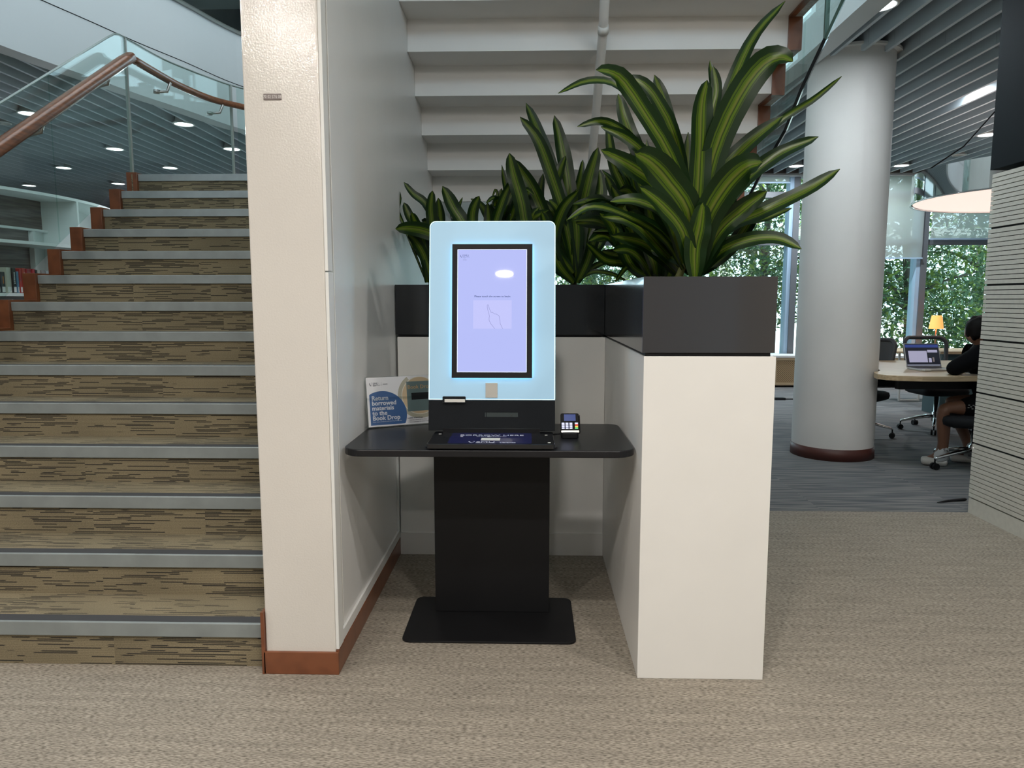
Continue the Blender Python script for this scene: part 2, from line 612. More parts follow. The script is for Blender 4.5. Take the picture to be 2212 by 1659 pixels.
def catmull(P, n):
    P = [Vector(p) for p in P]
    Q = [P[0] * 2 - P[1]] + P + [P[-1] * 2 - P[-2]]
    out = []
    m = len(P) - 1
    for i in range(n + 1):
        s = i / n * m
        k = min(int(s), m - 1)
        t = s - k
        a, b, c, d = Q[k], Q[k + 1], Q[k + 2], Q[k + 3]
        out.append(0.5 * ((2 * b) + (c - a) * t + (2 * a - 5 * b + 4 * c - d) * t * t + (3 * b - a - 3 * c + d) * t ** 3))
    return out

def text(body, size, loc, m, parent, rot=(PI / 2, 0, 0), align='LEFT', name='lettering', ext=0.0003, bold=0.0, sx=1.0):
    cu = bpy.data.curves.new(name, 'FONT')
    cu.body = body
    cu.size = size
    cu.align_x = align
    cu.extrude = ext
    cu.offset = bold
    cu.resolution_u = 3
    cu.materials.append(m)
    tmp = bpy.data.objects.new(name, cu)
    me = bpy.data.meshes.new_from_object(tmp)
    bpy.data.objects.remove(tmp)
    me.name = name
    o = bpy.data.objects.new(name, me)
    COL.objects.link(o)
    o.parent = parent
    o.location = Vector(loc) - (ORG[parent.name] if parent is not None else Vector((0, 0, 0)))
    o.rotation_euler = rot
    o.scale = (sx, 1, 1)
    return o

def skinned(name, V, E, rad, m, parent, root=0, sub=2, local=False):
    """a body grown round a skeleton"""
    me = bpy.data.meshes.new(name)
    o3 = ORG[parent.name] if (parent is not None and not local) else Vector((0, 0, 0))
    me.from_pydata([tuple(Vector(v) - o3) for v in V], E, [])
    me.materials.append(m)
    o = bpy.data.objects.new(name, me)
    place(o, parent)
    ORG[o.name] = o3.copy()
    md = o.modifiers.new('skin', 'SKIN')
    md.use_smooth_shade = True
    sv = me.skin_vertices[0].data if me.skin_vertices else None
    if sv is None:
        me.attributes
    for i, r in enumerate(rad):
        rr = r if isinstance(r, (tuple, list)) else (r, r)
        me.skin_vertices[0].data[i].radius = rr
        me.skin_vertices[0].data[i].use_root = (i == root)
    ss = o.modifiers.new('smooth', 'SUBSURF')
    ss.levels = sub
    ss.render_levels = sub
    return o

# ================================================================== SETTING
CEIL = 3.33
RISE, TREAD, Y0 = 0.16876, 0.25642, 2.531
WX0, WX1 = -0.968, -0.709            # spine wall between the two flights
# floors
bm = NB(); box(bm, -12, 2.9, -6, 4.62, -0.1, 0)
struct('floor', bm, M_floor)
bm = NB(); box(bm, -12, 10, 4.62, 12.1, -0.1, 0.0); box(bm, -12, -3, 12.1, 16, -0.1, 0.0)
struct('floor', bm, M_carpet)
# spine wall: its painted end is the big column in front
bm = NB(); box(bm, WX0, WX1, 2.62, 8.0, 0, 6.0)
struct('wall_centre', bm, M_wall)
bm = NB(); box(bm, WX0, WX1, 2.50, 2.62, 0, 6.0)
w = struct('wall_front', bm, M_paint, bevel=0.006)
w['label'] = 'cream glossy painted wall end between stairs and kiosk'
# trims on the kiosk side of that wall
bm = NB()
box(bm, WX1, WX1 + 0.012, 2.50, 2.565, 0.092, 1.46)
box(bm, WX1, WX1 + 0.012, 2.50, 2.555, 1.464, 4.5)
box(bm, WX1, WX1 + 0.010, 2.565, 3.77, 0.092, 0.135)
box(bm, WX1, WX1 + 0.010, 3.735, 3.765, 0.135, 0.80)
struct('trim_1', bm, M_white, bevel=0.002)
bm = NB()
box(bm, WX0 - 0.006, WX1 + 0.012, 2.488, 2.50, 0, 0.085)
box(bm, WX1, WX1 + 0.012, 2.50, 3.77, 0, 0.09)
struct('baseboard_front', bm, M_brown, bevel=0.002)
bm = NB(); box(bm, WX0 - 0.012, WX0, 2.488, 2.53, 0.0, 0.235)
struct('baseboard_left', bm, M_brown)

# right wall of grooved cream boards
bm = NB()
joints = [0.101, 0.457, 0.783, 1.117, 1.457, 1.802, 2.135]
for j in range(6):
    a, b = joints[j] + 0.004, joints[j + 1] - 0.004
    n = 12
    s = (b - a) / n
    for k in range(n):
        box(bm, 2.83, 2.85, -5, 4.60, a + k * s + 0.0022, a + (k + 1) * s - 0.0022)
        box(bm, 2.83, 3.3, 4.60, 4.62, a + k * s + 0.0022, a + (k + 1) * s - 0.0022)
box(bm, 2.832, 2.85, -5, 4.62, 0, 0.099)
box(bm, 2.842, 3.3, -5, 4.612, 0.0, 2.135, 1)
struct('wall_right', bm, [M_slat, M_plenum])
bm = NB(); box(bm, 2.835, 3.3, -5, 4.655, 2.16, 3.5)
struct('wall_right_upper', bm, M_dark)

# room behind the camera
bm = NB(); box(bm, -12, 3.3, -6.1, -6, 0, 3.4)
struct('wall_back', bm, mat('grey_back_wall', (0.20, 0.23, 0.25), 0.7))
bm = NB(); box(bm, -12.1, -12, -6, 16, 0, 9)
struct('wall_left', bm, M_shelfwood)
bm = NB(); box(bm, -12, -3, 16, 16.1, 0, 9)
struct('wall_far', bm, M_plenum)
bm = NB(); box(bm, 10, 10.1, 4.6, 12.1, 0, 9); box(bm, 3.3, 10, 4.5, 4.6, 0, 9)
struct('wall_side', bm, M_white)
bm = NB(); box(bm, -12, 3.3, -6, 1.95, CEIL, 3.45)
struct('ceiling', bm, M_white)

# stair void: curved white edge of the upper floor
VOID = [(-4.45, 1.95), (-4.30, 4.2), (-4.17, 5.0), (-4.057, 5.677), (-3.962, 6.07), (-3.845, 6.505), (-3.71, 7.04), (-3.535, 7.60),
        (-3.283, 8.461), (-2.75, 9.25), (-1.8, 9.85), (-0.5, 10.05), (0.7, 9.6), (1.6, 8.6), (2.06, 7.4), (2.18, 6.4), (2.18, 5.0), (2.18, 1.95)]
vp = catmull([(x, y, 0) for x, y in VOID], 90)
bm = NB()
nb = len(vp)
ring = []
for i, p in enumerate(vp):
    t = (vp[min(i + 1, nb - 1)] - vp[max(i - 1, 0)]).normalized()
    o2 = p + Vector((-t.y, t.x, 0)) * 0.17      # outwards, away from the void
    ring.append([bm.verts.new((p.x, p.y, 3.30)), bm.verts.new((p.x, p.y, 4.34)), bm.verts.new((o2.x, o2.y, 4.34)), bm.verts.new((o2.x, o2.y, 3.30))])
for i in range(nb - 1):
    A, B = ring[i], ring[i + 1]
    for k in range(4):
        bm.faces.new((A[k], A[(k + 1) % 4], B[(k + 1) % 4], B[k]))
struct('trim_2', bm, M_fascia, label='curved white fascia of the upper floor round the stair void')
# thin shadow joint along the fascia
bm = NB()
tube(bm, [(p.x + 0.001, p.y, 3.775) for p in vp[:60]], 0.004, 4)
tube(bm, [(p.x + 0.001, p.y, 3.775) for p in vp[60:]], 0.004, 4)
struct('trim_3', bm, M_plenum)
bm = NB()
tube(bm, [(p.x + 0.01, p.y, 4.345) for p in vp], 0.022, 6)
struct('trim_4', bm, M_steel)
bm = NB()
for i in range(nb - 1):
    a, b = vp[i], vp[i + 1]
    v = [bm.verts.new((a.x, a.y, 4.36)), bm.verts.new((b.x, b.y, 4.36)), bm.verts.new((b.x, b.y, 5.4)), bm.verts.new((a.x, a.y, 5.4))]
    bm.faces.new(v)
g = obj('upper_glass_balustrade', bm, M_glass)
tag(g, 'glass balustrade along the upper floor edge, top left of the stair void', 'balustrade')
bm = NB(); box(bm, -12, 10, -6, 16, 7.5, 7.6)
struct('ceiling_upper', bm, M_upper)
# upper floor slab above the baffles (dark plenum), cut along the void
def void_x(y, side):
    """left or right x of the void outline at depth y, or None"""
    xs = []
    for i in range(nb - 1):
        a, b = vp[i], vp[i + 1]
        if (a.y - y) * (b.y - y) <= 0 and abs(a.y - b.y) > 1e-6:
            xs.append(a.x + (b.x - a.x) * (y - a.y) / (b.y - a.y))
    if not xs: return None
    return min(xs) if side < 0 else max(xs)
bm = NB()
left = [(p.x - 0.1, p.y) for p in vp[:52]]
k = max(range(nb), key=lambda i: vp[i].y)
lo = [(p.x - 0.1, p.y + 0.02) for p in vp[:k + 1]]
ro = [(p.x + 0.1, p.y + 0.02) for p in vp[k:]]
def strip(bm, P, xo, z):
    for i in range(len(P) - 1):
        a, b = P[i], P[i + 1]
        v = [bm.verts.new((a[0], a[1], z)), bm.verts.new((b[0], b[1], z)), bm.verts.new((xo, b[1], z)), bm.verts.new((xo, a[1], z))]
        bm.faces.new(v)
strip(bm, lo, -12, 3.62)
strip(bm, ro, 10, 3.62)
yk = vp[k].y + 0.02
box(bm, -12, -3.2, yk, 16, 3.62, 3.66); box(bm, -3.2, 10, yk, 12.1, 3.62, 3.66)
box(bm, -12, 10, 1.95, 16, 4.30, 4.31) if False else None
struct('ceiling_plenum', bm, M_plenum)
# grey baffles, each running away from the camera
bm = NB()
rnd = random.Random(5)
def baffle(x, ya, yb):
    if yb - ya < 0.2: return
    box(bm, x - 0.014, x + 0.014, ya, yb, CEIL, CEIL + 0.19)
for i in range(40):                         # right of the void
    x = 2.44 + 0.195 * i
    if x > 9.9: break
    cuts = [4.66 if x > 2.83 else 1.96, 5.95, 8.83, 11.70]
    for a, b in zip(cuts, cuts[1:]):
        baffle(x, a + 0.002, b - 0.002)
for i in range(38):                         # left of the void
    x = -4.60 - 0.195 * i
    for a, b in ((1.96, 5.95), (5.95, 8.83), (8.83, 11.7), (11.7, 15.9)):
        baffle(x, a + 0.002, b - 0.002)
for i in range(36):                         # beyond it
    x = -4.405 + 0.195 * i
    if x > 2.4: break
    ys = [p.y for i2, p in enumerate(vp[:-1]) if (vp[i2].x - x) * (vp[i2 + 1].x - x) <= 0]
    ya = (max(ys) if ys else 4) + 0.19
    baffle(x, ya, 11.7 if x > -3 else 15.9)
struct('ceiling_baffles', bm, M_baffle, label='grey ceiling baffles running towards the windows')
bm = NB(); box(bm, -3, 10, 11.70, 11.74, 3.335, 3.62)
struct('trim_5', bm, M_brown if False else mat('brown_grey_panel', (0.10, 0.08, 0.07), 0.6))

# ------------------------------------------------------------------ window wall (Y = 11.9)
bm = NB(); box(bm, -3.2, 10, 11.82, 12.05, 0, 0.42)
struct('wall_window', bm, M_white)
bm = NB(); box(bm, -3.2, 10, 11.74, 12.05, 3.30, 4.4)
struct('wall_window_head', bm, M_fascia)
bm = NB(); box(bm, -3.3, -3.201, 11.82, 16, 0, 3.3)
struct('wall_partition', bm, M_white)
mull = [-3.06, -1.955, 0.10, 2.155, 4.21, 6.26, 8.315, 9.95]
for i in range(len(mull) - 1):
    a, b = mull[i], mull[i + 1]
    bm = NB()
    box(bm, b - 0.03, b + 0.065, 11.84, 12.02, 0.42, 3.34)
    for z0, z1 in ((2.24, 2.325), (2.985, 3.075), (0.42, 0.47)):
        box(bm, a + 0.065, b - 0.03, 11.88, 12.0, z0, z1)
    w = struct('window_%d' % (i + 1), bm, M_alu)
    bm = NB()
    box(bm, b - 0.09, b - 0.03, 11.86, 12.05, 0.42, 3.34)
    obj('window_frame', bm, M_alulit, w)  # left face of the mullion, daylight put into its colour
    bm = NB(); box(bm, a + 0.06, b - 0.09, 11.95, 11.955, 0.47, 3.34)
    obj('pane', bm, M_pane, w)

# ------------------------------------------------------------------ round column
CX, CY, CR = 2.69, 6.41, 0.338
bm = NB(); lathe(bm, [(CR, 0.0), (CR, 3.40)], (CX, CY, 0), 64)
col = tag(obj('round_column', bm, mat('column_white', (0.70, 0.68, 0.66), 0.62, bump=(30, 0.05, 0.004), tone=(4, 0.02)), smooth=False),
          'round white column with a brown skirting, standing between the planter cabinet and the study table', 'column')
for p in col.data.polygons:
    p.use_smooth = len(p.vertices) == 4
bm = NB(); lathe(bm, [(CR, 3.375), (CR + 0.045, 3.375), (CR + 0.045, 3.395), (CR, 3.395)], (CX, CY, 0), 64)
obj('top_ring', bm, M_white, col, smooth=False)
bm = NB(); lathe(bm, [(CR, 0.0), (CR + 0.008, 0.0), (CR + 0.008, 0.10), (CR, 0.102)], (CX, CY, 0), 64)
obj('skirting', bm, mat('dark_red_skirting', (0.075, 0.022, 0.016), 0.45), col, smooth=True)

# ================================================================== STAIRCASE
st = thing('staircase', 'carpeted staircase with aluminium nosings climbing away beside the cream wall end', 'staircase', (-2.06, 2.53, 0))
LX = -3.15
def step(k):
    ya, yb = Y0 + (k - 1) * TREAD, Y0 + k * TREAD + 0.03
    zt = k * RISE
    bm = NB()
    box(bm, LX, WX0 - 0.001, ya + 0.012, yb, max(0, zt - RISE - 0.03), zt)
    s = obj('step', bm, M_stair, st)
    bm = NB()
    box(bm, LX, WX0 - 0.001, ya, ya + 0.014, zt - 0.052, zt + 0.003)
    n = obj('nosing', bm, M_nose, s, bevel=0.003)
    n['label'] = 'brushed aluminium nosing strip'
    bm = NB()
    box(bm, LX, WX0 - 0.001, ya + 0.014, ya + 0.062, zt - 0.01, zt + 0.003)
    obj('grip_insert', bm, M_insert, s)
for k in range(1, 14):
    step(k)
# landing with the curved edge
ZL = 14 * RISE
ZU = 2.07
gl_plan = [(-3.25, 5.86), (-3.25, 6.1), (-3.21, 6.52), (-3.08, 6.95), (-2.96, 7.25), (-2.80, 7.48), (-2.45, 7.80), (-1.9, 8.1), (-1.0, 8.25), (0.2, 8.25), (1.0, 8.05), (1.44, 7.6)]
gp = [(p.x, p.y) for p in catmull([(x, y, 0) for x, y in gl_plan], 40)]
bm = NB()
YL = Y0 + 13 * TREAD
prism(bm, [(WX0 - 0.001, YL + 0.012), (LX, YL + 0.012)] + [(x + 0.06, y - 0.02) for x, y in gp if x < -1.0] + [(WX0 - 0.001, 8.23)], ZU + 0.002, ZL)
land = obj('landing', bm, M_stair, st)
bm = NB(); box(bm, LX, WX0 - 0.001, YL, YL + 0.014, ZL - 0.052, ZL + 0.003)
obj('nosing', bm, M_nose, land, bevel=0.003)
bm = NB(); box(bm, LX, WX0 - 0.001, YL + 0.014, YL + 0.062, ZL - 0.01, ZL + 0.003)
obj('grip_insert', bm, M_insert, land)
# brown stringer with stepped top
bm = NB()
pr_ = [(Y0 - 0.05, 0.0)]
for k in range(1, 15):
    ya = Y0 + (k - 1) * TREAD - 0.018
    pr_ += [(ya, (k - 1) * RISE + 0.016 if k > 1 else 0.0), (ya, k * RISE + 0.016)]
pr_ += [(YL + 0.14, ZL + 0.016), (YL + 0.14, ZL - 0.33), (Y0 + 0.5, 0.0)]
prism(bm, pr_[1:], LX - 0.085, LX - 0.001, axis='x')
obj('stringer', bm, M_brown, st, bevel=0.002)

# upper flight seen from below
uf = thing('upper_stair_flight', 'white sawtooth underside of the returning flight above the kiosk', 'staircase', (0.4, 5.3, 2.1))
def yk_(k): return 4.307 + 0.2525 * (4 - k)
def zk_(k): return 2.775 - 0.176 * (4 - k)
low = []
for k in range(0, 13):
    low += [(yk_(k), zk_(k)), (yk_(k), zk_(k + 1))]
top = [(y + 0.02, z + 0.20) for y, z in low]
bm = NB()
RX = 1.445
prism(bm, low + top[::-1], WX1 + 0.001, RX, axis='x')
obj('soffit', bm, M_soffit, uf)
bm = NB(); prism(bm, [(WX1 + 0.001, yk_(0) + 0.021), (RX, yk_(0) + 0.021)] + [(x, y - 0.02) for x, y in gp[::-1] if x > WX1] + [(WX1 + 0.001, 8.23)], ZU, ZL)
obj('landing', bm, M_soffit, uf)
bm = NB()
for k in range(0, 13):
    box(bm, RX, RX + 0.075, yk_(k) - 0.014, yk_(k) + 0.014, zk_(k) - 0.012, zk_(k + 1) + 0.003)
    box(bm, RX, RX + 0.030, yk_(k + 1) + 0.014, yk_(k) - 0.014, zk_(k + 1) - 0.012, zk_(k + 1) + 0.01)
    box(bm, RX, RX + 0.075, yk_(k + 1) + 0.014, yk_(k), zk_(k + 1) + 0.004, zk_(k + 1) + 0.20)
obj('stringer', bm, M_brown, uf)
for k in range(0, 8):
    bm = NB()
    box(bm, RX + 0.030, RX + 0.075, yk_(k + 1) + 0.014, yk_(k) - 0.014, zk_(k + 1) - 0.010, zk_(k + 1) + 0.004)
    obj('stone_edge', bm, mat('grey_stone', (0.42, 0.44, 0.44), 0.6, tone=(40, 0.25)), uf)
# glass on the outer side of that flight, its lower edge hanging below the stringer
gb = thing('flight_balustrade', 'frameless glass balustrade on the open side of the upper flight', 'balustrade', (1.56, 4.0, 2.7))
e0 = [(2.0, 3.90), (3.60, 2.975), (4.03, 2.735), (4.343, 2.57), (4.59, 2.395), (5.02, 2.22), (5.45, 2.02)]
bm = NB()
for a, b in zip(e0, e0[1:]):
    v = [(a[0], a[1]), (b[0], b[1]), (b[0], b[1] + 1.35), (a[0], a[1] + 1.35)]
    prism(bm, v, 1.545, 1.557, axis='x')
obj('glass_panel', bm, M_glass, gb)
bm = NB()
for a, b in zip(e0[:2], e0[1:3]):
    tube(bm, [(1.551, a[0], a[1]), (1.551, b[0], b[1])], 0.011, 4)
obj('glass_edge', bm, M_edge, gb)
bm = NB()
tube(bm, [(1.551, a[0], a[1]) for a in e0[2:]], 0.013, 4)
obj('edge_channel', bm, M_gloss, gb)
bm = NB(); box(bm, 1.540, 1.562, 4.022, 4.038, 2.735, 3.95)
obj('joint_strip', bm, M_edge, gb)

# left balustrade
lb = thing('stair_balustrade', 'glass balustrade with a round-edged timber handrail along the lower flight and landing', 'balustrade', (-3.25, 5.8, 2.4))
GX = -3.262
sl = RISE / TREAD
def gtop(y): return 3.446 + (y - 5.86) * sl
bm = NB()
for a, b in ((2.6, 3.9), (3.904, 5.0), (5.004, 5.98)):
    v = [(a, gtop(a) - 1.12), (b, gtop(b) - 1.12), (b, gtop(b)), (a, gtop(a))]
    if b > 5.9:
        v = [(a, gtop(a) - 1.12), (5.86, 2.32), (b, 2.32), (b, 3.452), (5.90, 3.446), (5.82, 3.415), (a, gtop(a))]
    prism(bm, v, GX - 0.006, GX + 0.006, axis='x')
obj('glass_panel', bm, M_glass, lb)
def wall_strip(bm, P, z0, z1, t=0.012):
    n = len(P)
    R = []
    for i in range(n):
        d = (Vector(P[min(i + 1, n - 1)]) - Vector(P[max(i - 1, 0)])).normalized()
        nx, ny = -d.y * t / 2, d.x * t / 2
        R.append([bm.verts.new((P[i][0] + s * nx, P[i][1] + s * ny, z)) for s, z in ((-1, z0), (1, z0), (1, z1), (-1, z1))])
    for i in range(n - 1):
        for k in range(4):
            bm.faces.new((R[i][k], R[i][(k + 1) % 4], R[i + 1][(k + 1) % 4], R[i + 1][k]))
    bm.faces.new(R[0][::-1]); bm.faces.new(R[-1])
gpl = [(GX, 5.99)] + [p for p in gp if p[1] > 6.05 or p[0] > -3]
cut1 = min(range(len(gpl)), key=lambda i: abs(gpl[i][0] + 2.955) + abs(gpl[i][1] - 7.26))
bm = NB(); wall_strip(bm, gpl[:cut1 + 1], 2.20, 3.452); obj('glass_panel', bm, M_glass, lb)
bm = NB(); wall_strip(bm, gpl[cut1 + 1:], 2.20, 3.452); obj('glass_panel', bm, M_glass, lb)
bm = NB()
tube(bm, [(GX, y, gtop(y)) for y in (2.6, 3.9, 5.0, 5.75)] + [(GX, 5.84, 3.428), (GX, 5.92, 3.452)] + [(x, y, 3.452) for x, y in gpl], 0.0085, 5)
obj('glass_edge', bm, mat('pale_glass_edge', (0.24, 0.29, 0.27), 0.2), lb)
for (x, y) in (gpl[0], gpl[cut1]):
    bm = NB(); box(bm, x - 0.012, x + 0.014, y - 0.006, y + 0.006, 2.385, 3.45)
    obj('joint_strip', bm, mat('joint_grey', (0.30, 0.31, 0.28), 0.4), lb)
hr = [(-3.14, y, 3.235 + (y - 5.80) * sl) for y in (2.7, 3.6, 4.4, 5.2, 5.74)] + [(-3.14, 5.84, 3.255)]
bm = NB()
def rail(bm, P, w=0.043, hh=0.036):
    rs = []
    for i, p in enumerate(P):
        p = Vector(p)
        t = (Vector(P[min(i + 1, len(P) - 1)]) - Vector(P[max(i - 1, 0)])).normalized()
        a = t.cross(Vector((0, 0, 1))).normalized()
        b = a.cross(t)
        rs.append([bm.verts.new(p + a * u * w + b * v * hh) for u, v in ((-1, -.5), (-.8, -.9), (-.4, -1), (.4, -1), (.8, -.9), (1, -.5), (1, .5), (.75, .9), (.35, 1), (-.35, 1), (-.75, .9), (-1, .5))])
    for i in range(len(rs) - 1):
        for k in range(12):
            bm.faces.new((rs[i][k], rs[i][(k + 1) % 12], rs[i + 1][(k + 1) % 12], rs[i + 1][k]))
    bm.faces.new(rs[0][::-1]); bm.faces.new(rs[-1])
rail(bm, hr)
o = obj('handrail', bm, M_rail, lb, smooth=True)
hl = catmull([(-3.14, 5.84, 3.25), (-3.145, 6.2, 3.255), (-3.125, 6.6, 3.255), (-3.04, 7.0, 3.255), (-2.90, 7.24, 3.255), (-2.72, 7.44, 3.255), (-2.38, 7.72, 3.255), (-1.9, 7.96, 3.255), (-1.0, 8.1, 3.255)], 30)
bm = NB(); rail(bm, hl, 0.028, 0.026)
obj('handrail', bm, M_rail, lb, smooth=True)
for (hx, hy, hz, gx_, gy_) in ((-3.115, 6.42, 3.24, -3.215, 6.35), (-2.96, 7.13, 3.24, -3.08, 7.08)):
    bm = NB()
    tube(bm, [(hx, hy, hz - 0.01), (hx - 0.03, hy - 0.005, hz - 0.085), (gx_ + 0.012, gy_, hz - 0.105)], 0.013, 8)
    lathe(bm, [(0.027, -0.014), (0.027, 0.014)], (gx_ + 0.01, gy_, hz - 0.105), 14, cap=True)
    obj('handrail_bracket', bm, M_steel, lb, smooth=True)
for y in (5.55, 4.75):
    bm = NB()
    tube(bm, [(-3.15, y, 3.235 + (y - 5.8) * sl - 0.03), (-3.17, y, 3.235 + (y - 5.8) * sl - 0.10), (GX + 0.01, y, 3.235 + (y - 5.8) * sl - 0.12)], 0.014, 8)
    obj('handrail_bracket', bm, M_steel, lb, smooth=True)

# conduit under the flight
bm = NB()
tube(bm, [(0.36, 3.55, 3.27), (0.394, 4.167, 2.841), (0.405, 4.912, 2.328), (0.41, 5.2, 2.13)], 0.026, 12)
cd = tag(obj('conduit_pipe', bm, M_soffit, smooth=True), 'white conduit pipe clipped under the sawtooth stair soffit', 'pipe')
bm = NB()
tube(bm, [(0.393, 4.15, 2.853), (0.3955, 4.19, 2.825)], 0.030, 12)
obj('coupling', bm, M_white, cd, smooth=True)

# ================================================================== KIOSK ALCOVE
# low cabinets in an L with planter boxes on top
CT = 1.172
bm = NB(); box(bm, 0.391, 0.843, 2.493, 4.22, 0.0, CT)
tag(obj('planter_cabinet', bm, M_lam, bevel=0.0015), 'tall white laminate cabinet right of the kiosk carrying the front planter', 'cabinet')
bm = NB(); box(bm, -0.697, 0.391 - 0.001, 3.77, 4.22, 0.0, CT)
cb = tag(obj('planter_cabinet', bm, M_lam, bevel=0.0015), 'white laminate cabinet closing the alcove behind the kiosk', 'cabinet')
bm = NB(); box(bm, -0.697, 0.390, 3.758, 3.770, 0.0, 0.12)
obj('plinth', bm, M_lam, cb)

def planter(name, label, x0, x1, y0, y1, front_mat):
    t = thing(name, label, 'planter', ((x0 + x1) / 2, y0, CT))
    z0, z1, w = CT + 0.012, 1.444, 0.012
    bm = NB()
    box(bm, x0, x1, y0, y0 + w, z0, z1)
    box(bm, x0, x1, y1 - w, y1, z0, z1)
    box(bm, x0, x0 + w, y0 + w, y1 - w, z0, z1)
    box(bm, x1 - w, x1, y0 + w, y1 - w, z0, z1)
    box(bm, x0 + w, x1 - w, y0 + w, y1 - w, z0, z0 + 0.012)
    obj('trough', bm, front_mat, t, bevel=0.001)
    bm = NB(); box(bm, x0 + 0.012, x1 - 0.012, y0 + 0.01, y1 - 0.01, CT, z0)
    obj('foot', bm, M_black, t)
    bm = NB(); box(bm, x0 + w, x1 - w, y0 + w, y1 - w, z0 + 0.012, z1 - 0.05)
    obj('soil', bm, M_soil, t)
    return t
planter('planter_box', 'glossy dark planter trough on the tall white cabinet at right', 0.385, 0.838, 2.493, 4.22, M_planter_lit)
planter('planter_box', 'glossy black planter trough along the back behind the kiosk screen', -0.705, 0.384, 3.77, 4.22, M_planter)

# ------------------------------------------------------------------ plants
def leaf(bm, uvl, P, W, roll=0.0, fold=0.22, blunt=0.0, seg=15, phase=0.0):
    C_ = catmull(P, seg)
    rows = []
    for i, p in enumerate(C_):
        s = i / seg
        t = (C_[min(i + 1, seg)] - C_[max(i - 1, 0)]).normalized()
        view = Vector((0, -1, 0.25))
        a = t.cross(view)
        if a.length < 1e-3: a = Vector((1, 0, 0))
        a.normalize()
        nrm = a.cross(t).normalized()
        rr = roll * (0.4 + s)
        a2 = a * math.cos(rr) + nrm * math.sin(rr)
        n2 = a2.cross(t).normalized()
        w = W * 0.62 * ((s + 0.07) ** 0.5) * (max(0.0, 1 - s) ** 0.46) / 0.70
        w = max(w, 0.0012)
        wav = 0.10 * math.sin(s * 17 + phase)
        row = []
        for u, lift in ((-1, 1), (-0.52, 0.42), (0, 0), (0.52, 0.42), (1, 1)):
            row.append(bm.verts.new(p + a2 * u * w + n2 * w * (fold * lift + wav * abs(u) * (1 if u > 0 else -1))))
        rows.append(row)
    for i in range(seg):
        for k in range(4):
            f = bm.faces.new((rows[i][k], rows[i][k + 1], rows[i + 1][k + 1], rows[i + 1][k]))
            f.smooth = True
            uu = (0, 0.24, 0.5, 0.76, 1.0)
            for lp, (U, V) in zip(f.loops, ((uu[k], i / seg), (uu[k + 1], i / seg), (uu[k + 1], (i + 1) / seg), (uu[k], (i + 1) / seg))):
                lp[uvl].uv = (U, V)

def plant(label, leaves, base, top, seed, extra=0, ext_len=0.5, stems=1, sweep=(0, 360), spread=1.0):
    t = thing('dracaena', label, 'potted plant', (base[0], base[1], 1.394), group=None)
    rnd = random.Random(seed)
    bm = NB()
    for i in range(stems):
        dx = (i - (stems - 1) / 2) * 0.07
        tube(bm, [(base[0] + dx, base[1] + 0.02 * i, 1.380), (base[0] + dx * 0.9, base[1], 1.43), (top[0] + dx * 0.7, top[1], top[2])], [0.017, 0.016, 0.012], 8)
    obj('stem', bm, M_stem, t, smooth=True)
    bm = NB()
    uvl = bm.loops.layers.uv.new('UVMap')
    for P, W in leaves:
        leaf(bm, uvl, P, W * rnd.uniform(0.95, 1.05), roll=rnd.uniform(-0.35, 0.35), fold=rnd.uniform(0.12, 0.3), phase=rnd.uniform(0, 6))
    B = Vector(top)
    for i in range(extra):
        an = R_(rnd.uniform(*sweep))
        d = Vector((math.cos(an), math.sin(an), 0))
        L = ext_len * rnd.uniform(0.55, 1.0)
        up = rnd.uniform(0.35, 1.0)
        o = B + Vector((0, 0, rnd.uniform(-0.04, 0.16)))
        out = spread * L * (1.05 - up * 0.75)
        P = [o, o + d * out * 0.3 + Vector((0, 0, L * up * 0.38)), o + d * out * 0.65 + Vector((0, 0, L * up * 0.7)),
             o + d * out + Vector((0, 0, L * up * rnd.uniform(0.62, 0.9)))]
        P = [Vector((max(-0.66, min(q.x, 1.4)), max(2.3, q.y), q.z)) for q in P]
        leaf(bm, uvl, P, rnd.uniform(0.05, 0.085), roll=rnd.uniform(-0.8, 0.8), fold=rnd.uniform(0.12, 0.3), phase=rnd.uniform(0, 6))
    obj('leaves', bm, M_leaf, t)
    return t
